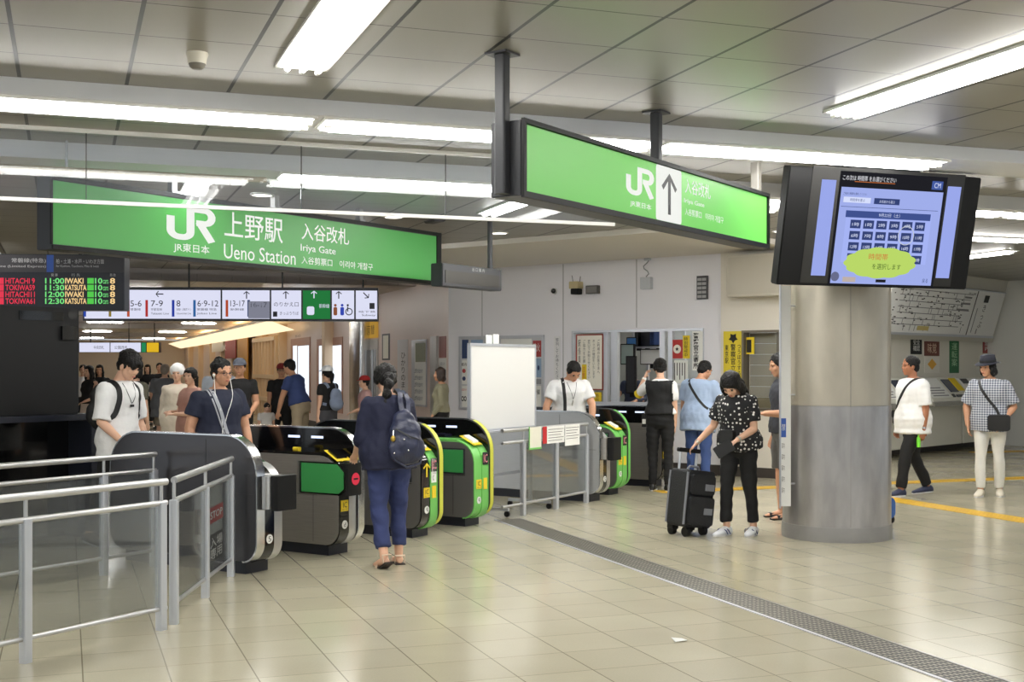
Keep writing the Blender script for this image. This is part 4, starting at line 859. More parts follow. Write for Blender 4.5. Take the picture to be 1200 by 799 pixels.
t = thing('junction_box', 'grey junction box with looped cable high above the ticket window', 'junction box', wpos(759, 332), WZ)
MB().rbox(-.09, .09, -.07, 0, -.09, .09, .01).build('box', mat('junction_grey', (196, 200, 206), .45), t); pts = [(.0, -.03, .09)] + [(.05 * math.sin(k * 1.3) - .01, -.03, .10 + .04 * k) for k in range(7)]
MB().tube(pts, .008, 8).build('cable', mat('cable_grey', (140, 144, 150), .5), t, 40); MB().box(-.04, .06, -.04, 0, .34, .42).build('upper_box', mat('junction_grey'), t)
t = thing('louvre_plate', 'dark louvred plate on the wall above the white banner', 'vent', wpos(824, 337), WZ)
MB().box(-.085, .085, -.04, 0, -.17, .17).build('plate', mat('louvre_grey', (70, 70, 74), .5), t)
for k in range(2):
    for i in range(5): MB().box(-.07 + .075 * k, -.005 + .075 * k, -.046, -.04, -.15 + .062 * i, -.11 + .062 * i).build('slat', mat('louvre_light', (168, 168, 170), .5), t)
t = thing('duct_cabinet', 'shallow beige duct cabinet high beside the round column', 'cabinet', wpos(890, 325, CF), WZ)
a0, a1 = CF.hit(865, 325)[0] - CF.hit(890, 325)[0], 1.0; MB().box(a0, a1, -.35, 0, -.28, .30).build('box', mat('duct_beige', (196, 190, 176), .5), t, bevel=.01); MB().box(a0 + .03, a1 - .03, -.356, -.35, -.25, .27).build('door_panel', mat('duct_panel', (186, 180, 166), .5), t)
# ------------------------------------------------------------------ office interior
t = wthing('office_shelf', 'grey metal shelf unit inside the office behind the ticket window', 'shelf'); a, c = WF.hit(740, 420, 1.6)[0], WF.hit(786, 420, 1.6)[0]
b = MB()
for z_ in (.75, 1.25, 1.86, 2.2): MB().box(a, c, 1.6, 2.1, z_, z_ + .03).build('shelf_board', M_ALU, t)
for xx_ in (a, c - .04):
    for yy in (1.6, 2.06): MB().box(xx_, xx_ + .04, yy, yy + .04, 0, 2.3).build('upright', M_ALU, t)
def ofm(px, py, d, w_, h_, lb, m2, cat='monitor', nm='monitor'):
    p = WF.hit(px, py, d); t = thing(nm, lb, cat, WF.at(p[0], d, p[1]), WZ); MB().rbox(-w_ / 2, w_ / 2, 0, .05, -h_ / 2, h_ / 2, .01).build('housing', M_BLACKM, t); MB().box(-w_ / 2 + .015, w_ / 2 - .015, -.003, 0, -h_ / 2 + .015, h_ / 2 - .015).build('screen', m2, t)
    MB().box(-.03, .03, .02, .08, -h_ / 2 - .06, -h_ / 2).build('stand', M_BLACKM, t)
ofm(747, 396, 1.65, .17, .30, 'narrow black device on the upper office shelf', M_BLACK, 'device', 'desk_device'); ofm(757, 396, 1.65, .34, .30, 'black monitor on the upper office shelf', mat('screen_off', (30, 32, 40), .2)); ofm(770, 395, 1.65, .30, .28, 'monitor showing blue on the upper office shelf', mat('screen_blueoff', (60, 80, 130), .2))
ofm(763, 418, 1.62, .42, .26, 'open white document tray on the lower office shelf', M_PAPER, 'tray', 'document_tray'); ofm(735, 415, 1.3, .26, .34, 'pale green cupboard in the office behind the clerk', mat('cup_green', (176, 196, 190), .5), 'cupboard', 'cupboard')
ofm(740, 400, 1.5, .2, .14, 'blue box file in the office', mat('file_blue', (70, 130, 200), .5), 'file', 'box_file'); ofm(739, 439, .9, .18, .6, 'black printer tower beside the office clerk', M_DGREY, 'printer', 'printer')
t = wthing('office_desk', 'long office desk just inside the ticket window', 'desk'); a, c = wx0 + .1, wx1 - .1
MB().box(a, c, .25, .85, .86, .90).build('desktop', mat('desk_grey', (180, 182, 186), .5), t); MB().box(a + .05, c - .05, .75, .8, .1, .86).build('back_panel', M_DGREY, t)
for xx_ in (a + .05, c - .1): MB().box(xx_, xx_ + .05, .3, .8, 0, .86).build('leg', M_DGREY, t)
# ------------------------------------------------------------------ passage wall
def pthing(nm, lb, cat, group=None): return thing(nm, lb, cat, PF.at(0), PF.rz, group)
t = pthing('steel_column', 'shiny square steel column along the passage wall', 'column'); x0 = PF.hit(409, 430, -.25)[0]; x1 = PF.hit(421, 430, -.25)[0]
MB().rbox(x0, x1, -.25, 0, 0, CEIL, .03, 3, 'z').build('cladding', M_CHROME, t, 40)
t = pthing('booth_sign', 'yellow and red lit sign above the glass booth in the passage', 'sign'); wrect(PF, t, 'panel', 421.5, 443, 377, 396.5, emat('booth_yellow', (206, 160, 70), .6), -.02); wrect(PF, t, 'red_strip', 423, 431, 380, 391, emat('booth_red', (150, 60, 44), .6), -.03); wtext(PF, t, '両替', 432, 441, 381, 392, M_INK, -.03)
t = pthing('glass_booth', 'glazed booth front with pale frame in the passage wall', 'booth'); wrect(PF, t, 'frame', 421.5, 443.5, 398, 478, mat('booth_frame', (210, 206, 202), .4), -.0, .02); wrect(PF, t, 'glass_front', 424, 441, 410, 476, mat('booth_glass', (140, 132, 124), .1), -.02, .004); wrect(PF, t, 'mullion', 436, 437.5, 410, 476, M_ALU, -.024, .01)
t = pthing('small_frame', 'small dark framed notice beside the glass booth', 'notice'); wrect(PF, t, 'frame', 448, 457, 391, 422, M_DGREY, 0); wrect(PF, t, 'sheet', 449, 455, 393, 420, mat('poster_cream'), -.008, .003)
t = pthing('text_poster', 'tall pale poster with one column of characters on the passage wall', 'poster'); wrect(PF, t, 'sheet', 466, 478, 398, 469, mat('pale_poster', (222, 218, 220), .5)); vtext(t, 'ひかりのまち', (PF.hit(470.5, 430)[0], PF.hit(475.5, 430)[0], PF.hit(473, 463)[1], PF.hit(473, 413)[1]), -.009, M_INK)
t = pthing('framed_poster', 'tall silver framed poster with green top on the passage wall', 'poster'); wrect(PF, t, 'frame', 484, 500.5, 398, 476, M_ALU, 0, .03); wrect(PF, t, 'sheet', 486, 499, 400, 474, M_PAPER, -.03, .003); wrect(PF, t, 'green_picture', 487, 498.5, 402, 424, mat('picture_green', (120, 124, 84), .5), -.034, .002)
for k in range(5): wtext(PF, t, '上野 お出かけ', 488, 498, 432 + 8 * k, 437 + 8 * k, PCOL[0], -.034)
t = pthing('steel_door_jamb', 'narrow steel jamb near the passage corner', 'door frame'); wrect(PF, t, 'jamb', 506.5, 513.5, 394, 500, M_STEEL, 0, .04)
t = pthing('corner_poster', 'red picture poster above pale notices at the passage corner', 'poster'); wrect(PF, t, 'red_picture', 515, 523, 394, 419, mat('picture_red', (150, 84, 78), .5)); wrect(PF, t, 'sheet', 514.5, 523, 420, 446, M_PAPER)
for k in range(3): wtext(PF, t, 'お知らせ', 516, 522, 424 + 7 * k, 428 + 7 * k, PCOL[5], 0)
for a, c, lb in ((343.5, 363, 'lit frosted doorway further along the passage'), (374, 401, 'wide lit frosted doorway along the passage beside the steel column')):
    t = pthing('lit_doorway', lb, 'doorway', 'lit doorways of the passage'); wrect(PF, t, 'frame', a - 2, c + 1, 396, 482, mat('door_wood', (186, 140, 120), .5), 0, .02); wrect(PF, t, 'lightbox', a + (c - a) * .3, c - 1, 405, 478, emat('frosted_light', (232, 240, 250), 1.3), -.02, .004); wrect(PF, t, 'side_light', a, a + (c - a) * .24, 405, 478, emat('frosted_light'), -.02, .004); wtext(PF, t, '出入口', a + 3, a + 9, 392, 395, mat('door_ink', (90, 60, 50), .6), 0)
t = pthing('lattice_screen', 'pale timber lattice screen along the passage wall', 'screen'); M_LAT = mat('lattice_timber', (232, 204, 166), .5)
x0, x1 = PF.hit(296, 430, -.3)[0], PF.hit(322, 430, -.3)[0]
for k in range(8): q = x0 + (x1 - x0) * k / 7; MB().box(q - .06, q + .06, -.3, -.22, 0, 2.5).build('slat', M_LAT, t)
for z_ in (.5, 1.2, 2.35): MB().box(x0, x1, -.32, -.2, z_, z_ + .12).build('rail', M_LAT, t)
for a, c, y0, y1, rgb, lb, s_ in ((279, 291, 384, 452, (196, 140, 40), 'tall gold banner with red writing in the passage', '祭'), (264.5, 277, 385, 398, (40, 46, 74), 'dark blue poster above a red one in the passage', '夜'), (264.5, 277, 399, 420, (160, 60, 50), 'red poster under the dark blue one in the passage', '秋'), (249, 262, 388, 412, (236, 226, 214), 'pale lit panel before the posters in the passage', '茶')):
    t = pthing('passage_poster', lb, 'poster', 'posters deep in the passage'); wrect(PF, t, 'sheet', a, c, y0, y1, mat('pp_%d_%d' % (a, y0), rgb, .5), -.25, .03); wtext(PF, t, s_, a + 3, c - 3, y0 + 3, y0 + 12, M_REDINK if rgb[0] > 190 else M_PAPER, -.25, .04)
# ------------------------------------------------------------------ ticket machines, fare map and posters
t = thing('fare_map', 'large white tilted fare map with black route lines above the ticket machines', 'map', TF.at(0, -.33, TF.hit(1100, 366)[1]))
t.rotation_euler = (R_(17), 0, R_(TZ)); x0 = TF.hit(1040, 365, -.33)[0]; x1 = TF.hit(1171, 368, -.33)[0]; hh_ = .43
MB().box(x0, x1, 0, .05, -hh_, hh_).build('board', M_WHITE, t); MB().box(x0 - .02, x1 + .02, -.01, .05, -hh_ - .045, -hh_).box(x0 - .02, x1 + .02, -.006, .05, hh_, hh_ + .02).build('frame', M_ALU, t)
xd = x0 + (x1 - x0) * .73; MB().box(xd - .012, xd + .012, -.006, 0, -hh_, hh_).build('divider', M_DGREY, t)
rng = random.Random(4); ML = mat('map_ink', (128, 128, 130), .6)
b = MB()
for k in range(7):
    z_ = hh_ - .09 - .105 * k; xa = x0 + .1 + rng.random() * .3
    b.box(xa, xd - .12 - rng.random() * .5, -.003, 0, z_, z_ + .012)
    for j in range(6):
        xx_ = x0 + .2 + rng.random() * (xd - x0 - .5); b.box(xx_, xx_ + .012, -.003, 0, z_ - .105, z_ + .01)
b.build('route_lines', ML, t)
b = MB()
for k in range(85):
    xx_ = x0 + .08 + rng.random() * (xd - x0 - .35); z_ = -hh_ + .1 + rng.random() * (2 * hh_ - .2); b.box(xx_, xx_ + .03 + .05 * rng.random(), -.0035, 0, z_, z_ + .018)
b.build('station_marks', M_INK, t)
for k in range(12): text(t, rng.choice(['上野', '東京', '新宿', '池袋', '大宮', '千葉', '横浜', '取手', '松戸', '赤羽']) + str(rng.choice([140, 160, 200, 310, 390, 480])), (x0 + .2 + .2 * k, x0 + .36 + .2 * k, -hh_ + .15 + .1 * (k * 3 % 7), -hh_ + .19 + .1 * (k * 3 % 7)), -.0045, M_INK, res=2)
for k in range(3): MB().box(xd - .5 - .1 * k, xd - .2, -.004, 0, hh_ - .16 - .12 * k, hh_ - .125 - .12 * k).build('legend_bar', ML, t)
text(t, '上野からの運賃', (xd - .42, xd - .08, hh_ - .085, hh_ - .04), -.004, M_INK, res=2)
MB().box(x0 + 1.3, x0 + 1.75, -.004, 0, -hh_ + .05, -hh_ + .13).build('colour_key', mat('key_tan', (204, 186, 120), .6), t)
xa = xd + .28; vtext(t, 'きっぷ', (xa + .1, xa + .26, -.28, .18), -.004, M_INK, res=2); MB().box(xa + .08, xa + .28, -.004, 0, .22, .36).build('black_tile', M_INK, t)
MB().box(xa + .1, xa + .13, -.004, 0, -.40, -.3).box(xa - .12, xa - .1, -.004, 0, -.38, 0.1).build('side_mark', ML, t)
M_TVM = mat('machine_ivory', (216, 214, 202), .4); M_TVMD = mat('machine_grey', (150, 148, 140), .45)
def tvm(x, w_, lb, yel=True, ht=1.0):
    t = thing('ticket_machine', lb, 'ticket machine', TF.at(x), TZ, 'ticket machines below the fare map')
    MB().prism([(-.02, .14), (-.42, .14), (-.42, .84), (-.62, .88), (-.62, .97), (-.26, 1.36), (-.02, 1.36)], 0, w_, 'x').build('cabinet', M_TVM, t, bevel=.008)
    MB().prism([(-.66, .86), (-.66, .93), (-.60, .95), (-.60, .86)], 0, w_, 'x').build('shelf_edge', M_TVMD, t)
    sl = thing_p = bpy.data.objects.new('console', None); C.objects.link(sl); sl.parent = t; sl.location = (0, -.62, .97); sl.rotation_euler = (R_(-42.7), 0, 0)
    # console plane: local x along the machine, local z up the slope
    b = MB(); b.box(.04, w_ * .52, -.012, 0, .05, .50).build('keypad_plate', mat('plate_white', (232, 232, 228), .4), sl)
    MB().box(w_ * .6, w_ * .8, -.014, 0, .17, .47).build('touch_screen', mat('touch_dark', (60, 66, 84), .15), sl)
    if yel: MB().box(w_ * .82, w_ * .98, -.016, 0, .2, .5).build('yellow_panel', M_YEL, sl)
    MB().box(w_ * .06, w_ * .24, -.016, -.01, .36, .48).build('small_screen', M_DGREY, sl)
    for k in range(4): MB().box(w_ * .08, w_ * (.46 - .05 * (k % 2)), -.015, -.011, .08 + .06 * k, .10 + .06 * k).build('printed_line', ML, sl)
    MB().box(w_ * .56, w_ * .62, -.014, 0, .05, .12).box(w_ * .66, w_ * .9, -.014, 0, .05, .10).build('coin_slot', M_DGREY, sl)
    return t
x2 = TF.hit(1089, 470, -.55)[0]; w2 = TF.hit(1135, 470, -.55)[0] - x2
tvm(x2, w2, 'ticket machine with a yellow panel between the white shirt and hat wearers')
tvm(x2 - w2 * 1.06 - .25, w2 * 1.0, 'ticket machine partly hidden by the round column', False)
tvm(x2 + w2 * 1.04, w2, 'ticket machine behind the man in the dark hat')
for a, c, y0, y1, m_, lb, s_, mi in ((1067, 1080, 395.5, 415, M_INK, 'black poster with white characters above the ticket machines', '安全\n確認', M_PAPER), (1083, 1100.5, 400, 417, mat('food_dark', (112, 58, 46), .5), 'dark food picture poster above the ticket machines', '味覚', mat('food_light', (226, 196, 170), .5)), (1083, 1100.5, 417.8, 437, mat('poster_pale', (230, 226, 216), .5), 'pale poster with an orange figure below the food picture', '◆', mat('orange_print', (232, 176, 70), .5)), (1112.5, 1123.5, 397, 437, mat('poster_green', (40, 110, 66), .5), 'tall green poster above the ticket machines', '運\n転\n案', mat('pale_green', (170, 214, 170), .5)), (1151.5, 1161, 398.5, 414, mat('poster_brick', (150, 62, 56), .5), 'small red poster near the corner of the ticket wall', '案\n内', M_PAPER), (1036.5, 1042, 392, 442, mat('sign_green_dark', (20, 110, 60), .5), 'green strip sign just visible past the round column', 'JR', M_PAPER)):
    t = wthing('ticket_wall_poster', lb, 'poster', TF, 'posters above the ticket machines'); wrect(TF, t, 'sheet', a, c, y0, y1, m_); wtext(TF, t, s_, a + (c - a) * .2, c - (c - a) * .2, y0 + (y1 - y0) * .12, y1 - (y1 - y0) * .2, mi)
q = Frame(TF.at(tr).x, TF.at(tr).y, TZ - 90); 
t = thing('wall_switch', 'small white intercom on the side wall by the ticket machines', 'intercom', q.at(.8, -.0, 1.9), TZ - 90); MB().rbox(-.04, .04, -.03, 0, -.12, .12, .02).build('case', M_WHITE, t); MB().box(-.02, .02, -.034, -.03, -.02, .05).build('grille', M_DGREY, t)
# ------------------------------------------------------------------ people
def skin(name, rgb): return mat('skin_' + name, rgb, .5, noise=.04, nscale=30)
SK1, SK2, SK3 = skin('light', (226, 180, 152)), skin('mid', (206, 154, 122)), skin('tan', (168, 112, 82))
M_HAIR = mat('hair_black', (17, 15, 15), .5, spec=.3, noise=.3, nscale=60, bump=.5, bscale=90)
M_EYE = mat('eye_dark', (30, 24, 22), .3); M_LIP = mat('lip', (176, 98, 88), .5)
def cloth(name, rgb, rough=.8, noise=.10): return mat('cloth_' + name, rgb, rough, noise=noise, nscale=9, bump=.35, bscale=14)
def N_(v): return Vector(v).normalized()
def fuse(mb, name, m, parent, vox, it=4, rough=0.0, seed=0, ns=9.0):
    """Melt overlapping closed shapes into one continuous skin."""
    me = bpy.data.meshes.new(name); me.from_pydata(mb.v, [], mb.f)
    bm = bmesh.new(); bm.from_mesh(me); bmesh.ops.recalc_face_normals(bm, faces=bm.faces); bm.to_mesh(me); bm.free()
    o = bpy.data.objects.new(name, me); C.objects.link(o)
    r = o.modifiers.new('r', 'REMESH'); r.mode = 'VOXEL'; r.voxel_size = vox
    s = o.modifiers.new('s', 'SMOOTH'); s.iterations = it; s.factor = .5
    dg = bpy.context.evaluated_depsgraph_get(); m2 = bpy.data.meshes.new_from_object(o.evaluated_get(dg))
    o.modifiers.clear(); o.data = m2; bpy.data.meshes.remove(me)
    n = len(m2.vertices)
    if rough and n:
        co = np.empty(n * 3, 'f'); no = np.empty(n * 3, 'f'); m2.vertices.foreach_get('co', co); m2.vertices.foreach_get('normal', no)
        co = co.reshape(-1, 3); no = no.reshape(-1, 3); rr = np.random.RandomState(seed)
        d = np.zeros(n)
        for k in range(7):
            w_ = rr.normal(size=3) * ns * (1 + .5 * k); d += np.sin(co @ w_ + rr.rand() * 6.28) / (1 + .4 * k)
        co += no * (d * rough)[:, None]; m2.vertices.foreach_set('co', co.astype('f').ravel())
    m2.polygons.foreach_set('use_smooth', [True] * len(m2.polygons)); m2.materials.clear(); m2.materials.append(m); m2.name = name
    o.parent = parent; o.name = name
    return o
def limb(mb, pts, rs, sub=3):
    """Tapered limb through joints; round ends."""
    P, Q = [], []
    for i in range(len(pts) - 1):
        for k in range(sub):
            t = k / sub; P.append(Vector(pts[i]).lerp(Vector(pts[i + 1]), t)); Q.append(rs[i] * (1 - t) + rs[i + 1] * t)
    P.append(Vector(pts[-1])); Q.append(rs[-1])
    mb.tube(P, Q, 12); mb.ell(P[0], (Q[0],) * 3, None, 10, 8); mb.ell(P[-1], (Q[-1],) * 3, None, 10, 8)
    for p, r in zip(pts[1:-1], rs[1:-1]): mb.ell(p, (r,) * 3, None, 10, 8)
def face_deg(dx, dy): return math.degrees(math.atan2(-dx, dy))
TORSO = [(-.10, .10, .085, 0), (-.04, .158, .11, 0), (.02, .165, .115, 0), (.09, .155, .11, 0), (.19, .135, .098, .005), (.29, .15, .108, .01), (.37, .165, .112, .005), (.425, .162, .10, -.005), (.458, .125, .082, -.012), (.485, .088, .068, -.014), (.51, .062, .058, -.012)]
_pid = [0]
def human(label, x, y, facing, h=1.70, lean=0, twist=0, head=(0, 0), armL=None, armR=None, legL=None, legR=None, girth=1.0, fem=False,
          sk=SK1, top=None, hem=.02, sleeve=.55, bottom=None, leg_hem=.95, skirt=None, shoe=None, hair='short', hairm=None, near=True, z0=None, hsc=1.0, neckline=.495, bloose=0.0, loose=0.0, bare_feet=False, cap=None, glasses=False, name='person', group=None):
    _pid[0] += 1; pid = _pid[0]
    s = h / 1.70; rt = thing(name, label, 'person', (x, y, 0), face_deg(*facing), group)
    vb = (.0065 if near else .011); vc = (.011 if near else .016); vh = (.0075 if near else .012)
    T = Matrix.Rotation(R_(twist), 3, 'Z') @ Matrix.Rotation(R_(-lean), 3, 'X')
    sw = (.158 if fem else .178); hw_ = .088
    A = armL or ((.12, 0, -1), (.02, .18, -1)); B = armR or ((.12, 0, -1), (.02, .18, -1))
    LL = legL or ((.03, .02, -1), (0, -.03, -1)); LR = legR or ((.03, .02, -1), (0, -.03, -1))
    def legpts(sd, d):
        hip = Vector((sd * hw_, 0, -.03)); f = lambda v: N_((v[0] * sd, v[1], v[2]))
        kn = hip + f(d[0]) * .42; an = kn + f(d[1]) * .41; return hip, kn, an, f(d[1])
    legs = {-1: legpts(-1, LL), 1: legpts(1, LR)}
    pz = -min(legs[-1][2].z, legs[1][2].z) + .075
    if z0 is not None: pz = z0 / s
    off = Vector((0, 0, pz))
    def S(v): return (Vector(v)) * s
    body = MB(); J = {}
    def tv(v): return S(off + T @ Vector(v))
    def ring(z, rx, ry, yo, g=0.0, n=20, gx=None):
        q = girth
        return [tv((math.copysign(abs(math.cos(2 * math.pi * k / n)) ** .86, math.cos(2 * math.pi * k / n)) * (rx * q + g), yo + (ry * (q ** 1.3) + g) * math.sin(2 * math.pi * k / n), z)) for k in range(n)]
    TS = [(z, rx * (.93 if fem and z > .25 else 1.03 if fem and z < .1 else 1) * (.92 if fem and .12 < z < .25 else 1), ry, yo) for z, rx, ry, yo in TORSO]
    body.rings([ring(*q) for q in TS])
    if fem:
        for sd in (-1, 1): body.ell(tv((sd * .07, .085, .30)), (.062 * s, .05 * s, .06 * s))
    # neck and head
    Hr = T @ Matrix.Rotation(R_(head[1]), 3, 'Z') @ Matrix.Rotation(R_(-head[0]), 3, 'X')
    nb = Vector((0, -.012, .46)); hp = off + T @ nb + (T @ Vector((0, .012, .052))) 
    hc = hp + Hr @ Vector((0, .028, .132))
    limb(body, [S(off + T @ nb), S(hp), S(hp + Hr @ Vector((0, .005, .05)))], [.062 * s * (.88 if fem else 1), .054 * s * (.88 if fem else 1), .054 * s * (.88 if fem else 1)])
    def hv(v): return S(hc + Hr @ Vector(v))
    hs = s * (1.0 if fem else 1.05)
    def he(c, r): body.ell(hv(c), (r[0] * hs, r[1] * hs, r[2] * hs), Hr)
    he((0, -.014, .03), (.075, .092, .084)); he((0, .018, -.035), (.060, .066, .072)); he((0, .052, -.088), (.030, .026, .022)); he((0, .088, -.02), (.012, .018, .018)); he((0, .082, -.003), (.009, .012, .024))
    he((0, .070, -.062), (.026, .018, .014)); he((0, .062, .022), (.058, .024, .014))
    for sd in (-1, 1): he((sd * .076, -.008, -.012), (.011, .020, .031)); he((sd * .040, .055, -.025), (.022, .02, .022))
    J.update(head=hv((0, 0, 0)), neck=S(off + T @ nb), Hr=Hr, T=T, s=s, off=off, tv=tv, hv=hv)
    # arms with hands
    arms = {}
    for sd, d in ((-1, A), (1, B)):
        sh = off + T @ Vector((sd * sw * (1 + .35 * (girth - 1)), -.01, .415)); f = lambda v: Matrix.Rotation(R_(twist), 3, 'Z') @ N_((v[0] * sd, v[1], v[2]))
        el = sh + f(d[0]) * .275; wr = el + f(d[1]) * .24; arms[sd] = (sh, el, wr, f(d[0]), f(d[1]))
        g = .5 + .5 * girth
        limb(body, [S(off + T @ Vector((sd * sw * .75, -.01, .41))), S(sh), S(sh.lerp(el, .5)), S(el), S(el.lerp(wr, .3)), S(wr)], [x_ * s * g * (.86 if fem else 1) for x_ in (.060, .060, .053, .043, .043, .029)])
        fd = f(d[1]); nrm = N_(fd.cross(Vector((0, 0, 1)) if abs(fd.z) < .8 else Vector((0, 1, 0)))); side_ = N_(fd.cross(nrm))   # palm faces along nrm
        if abs(fd.z) >= .8: nrm = Vector((-sd, 0, 0)) - fd * fd.dot(Vector((-sd, 0, 0))); nrm.normalize(); side_ = N_(nrm.cross(fd)) * sd
        else: nrm = Vector((0, 0, -1)) - fd * fd.dot(Vector((0, 0, -1))); nrm.normalize(); side_ = N_(nrm.cross(fd)) * -sd
        k = .88 if fem else 1
        pr = []
        for t_, wd, th in ((0, .026, .020), (.03, .034, .017), (.07, .040, .015), (.092, .037, .012)):
            cpt = wr + fd * t_ * k + nrm * t_ * .06; pr.append([S(cpt + side_ * wd * k * math.cos(2 * math.pi * j / 12) + nrm * th * k * math.sin(2 * math.pi * j / 12)) for j in range(12)])
        body.rings(pr)
        for j, ln in enumerate((.066, .076, .072, .056)):
            b0 = wr + fd * .085 * k + side_ * (.030 - .0205 * j) * k; spread = side_ * (.10 - .07 * j)
            d1 = N_(fd + spread + nrm * .35); d2 = N_(fd * .7 + nrm * .85); m1 = b0 + d1 * ln * .52 * k; m2_ = m1 + d2 * ln * .52 * k
            limb(body, [S(b0 - fd * .012), S(m1), S(m2_)], [.0092 * s * k, .0085 * s * k, .007 * s * k], 2)
        tb = wr + fd * .028 * k + side_ * .028 * k; t1_ = tb + N_(fd * .7 + side_ * .75 + nrm * .25) * .036 * k; t2_ = t1_ + N_(fd + side_ * .15 + nrm * .35) * .032 * k
        limb(body, [S(tb - side_ * .012), S(t1_), S(t2_)], [.012 * s * k, .010 * s * k, .008 * s * k], 2)
        J[('L' if sd < 0 else 'R') + 'hand'] = S(wr + fd * .10); J[('L' if sd < 0 else 'R') + 'wrist'] = S(wr); J[('L' if sd < 0 else 'R') + 'elbow'] = S(el); J[('L' if sd < 0 else 'R') + 'shoulder'] = S(sh)
        J[('L' if sd < 0 else 'R') + 'fore'] = fd
    # legs and feet
    feet = {}
    for sd in (-1, 1):
        hip, kn, an, sd_ = legs[sd]; g = .45 + .55 * girth
        limb(body, [S(off + hip), S(off + hip.lerp(kn, .5)), S(off + kn), S(off + kn.lerp(an, .28)), S(off + an)], [x_ * s * g for x_ in (.085, .072, .05, .052, .033)])
        a = off + an; tilt = math.atan2(-sd_.y, -sd_.z) * .55 if a.z > .09 else 0
        heel_up = max(0, (a.z - .075)); pit = math.asin(min(.9, heel_up / .17)) if sd_.y < -.1 else 0
        Fm = Matrix.Rotation(-sd * R_(8), 3, 'Z') @ Matrix.Rotation(-pit, 3, 'X')
        feet[sd] = (a, Fm)
        fp = []
        for yy, wd, hh2, zc in ((-.055, .026, .026, -.042), (-.03, .034, .034, -.036), (.03, .036, .036, -.036), (.09, .043, .026, -.048), (.14, .040, .018, -.056), (.17, .024, .012, -.06)):
            fp.append([S(a + Fm @ Vector((wd * math.cos(2 * math.pi * j / 12), yy, zc + hh2 * math.sin(2 * math.pi * j / 12)))) for j in range(12)])
        body.rings(fp); limb(body, [S(a), S(a + Fm @ Vector((0, .0, -.03)))], [.034 * s, .036 * s], 2)
        J[('L' if sd < 0 else 'R') + 'foot'] = S(a)
    fuse(body, 'body', sk, rt, vb * s, 3)
    # face details
    for sd in (-1, 1):
        MB().ell(hv((sd * .031, .0735, .004)), (.0125 * hs, .006 * hs, .0055 * hs), Hr, 10, 6).build('eye', M_EYE, rt, 60)
        if near: MB().ell(hv((sd * .033, .079, .026)), (.019 * hs, .006 * hs, .0035 * hs), Hr, 10, 6).build('eyebrow', M_HAIR, rt, 60)
    MB().ell(hv((0, .086, -.060)), (.020 * hs, .007 * hs, .0055 * hs), Hr, 10, 6).build('mouth', M_LIP, rt, 60)
    # hair
    if hair:
        hb = MB()
        def hh3(c, r): hb.ell(hv((c[0] * hsc, c[1] * (hsc if c[1] < 0 else 1), c[2] * (hsc if c[2] < 0 else 1))), (r[0] * hs * hsc, r[1] * hs * (1 + (hsc - 1) * .6), r[2] * hs * (1 + (hsc - 1) * .5)), Hr)
        hh3((0, -.022, .045), (.084, .094, .082)); hh3((0, -.058, -.005), (.070, .052, .075))
        if hair in ('short', 'fringe'):
            for sd in (-1, 1): hh3((sd * .068, -.015, .015), (.016, .042, .045))
        if hair == 'fringe':
            hh3((0, .056, .055), (.070, .038, .040)); hh3((0, -.02, .06), (.090, .098, .078)); hh3((-.045, .07, .03), (.03, .022, .035)); hh3((.03, .074, .034), (.035, .02, .032))
        if hair in ('long', 'ponytail', 'bun', 'bob'):
            for sd in (-1, 1): hh3((sd * .066, -.005, .01), (.022, .052, .060))
            hh3((0, .05, .07), (.055, .03, .022))
        if hair == 'long':
            for zz in (-.05, -.11, -.17): hh3((0, -.065 - .1 * abs(zz) * .3, zz), (.088, .052, .075))
            for sd in (-1, 1): hh3((sd * .074, -.01, -.06), (.022, .048, .09)); hh3((sd * .07, .0, -.13), (.022, .04, .07))
        if hair == 'bob':
            for sd in (-1, 1): hh3((sd * .076, -.015, -.045), (.024, .055, .07))
            hh3((0, -.065, -.06), (.082, .05, .065))
        if hair == 'ponytail':
            pts = [(0, -.10, .02), (.0, -.135, -.03), (0, -.135, -.11), (0, -.12, -.20)]
            limb(hb, [hv(p) for p in pts], [.032 * hs, .04 * hs, .034 * hs, .012 * hs])
        if hair == 'bun': hh3((0, -.11, .06), (.042, .04, .042))
        if hair == 'braid':
            for sd in (-1, 1): hh3((sd * .066, -.01, .01), (.02, .05, .055))
            pts = [(.0, -.10, -.02), (-.01, -.13, -.08), (-.03, -.12, -.15), (-.045, -.10, -.22)]
            for i_, p in enumerate(pts): hh3(p, (.045 - .005 * i_, .038, .045))
            limb(hb, [hv(p) for p in pts], [.04 * hs, .036 * hs, .03 * hs, .014 * hs])
        fuse(hb, 'hair', hairm or M_HAIR, rt, vh * s, 3, .0022, pid, 45)
    # clothing
    if top:
        c = MB(); e = .016 + loose
        st = [q for q in TS if q[0] > hem + .02 and q[0] < neckline - .005]
        def interp(z):
            for a_, b_ in zip(TS[:-1], TS[1:]):
                if a_[0] <= z <= b_[0]: t_ = (z - a_[0]) / (b_[0] - a_[0]); return tuple(a_[i] * (1 - t_) + b_[i] * t_ for i in range(4))
            return (z,) + (TS[0][1:] if z < TS[0][0] else TS[-1][1:])
        def flo(z): return e + .004 + (.022 + loose * .6) * max(0, min(1, (.32 - z) / .35))
        h0 = interp(max(hem, -.09)); lo = (hem, max(h0[1], .155), max(h0[2], .108), h0[3])
        c.rings([ring(*lo, flo(hem))] + [ring(q[0], q[1] if q[0] > .16 else max(q[1], .145), q[2] if q[0] > .16 else max(q[2], .1), q[3], flo(q[0])) for q in st] + [ring(*interp(neckline), e * .7)])
        if fem:
            for sd in (-1, 1): c.ell(tv((sd * .07, .092, .30)), (.070 * s, .056 * s, .068 * s))
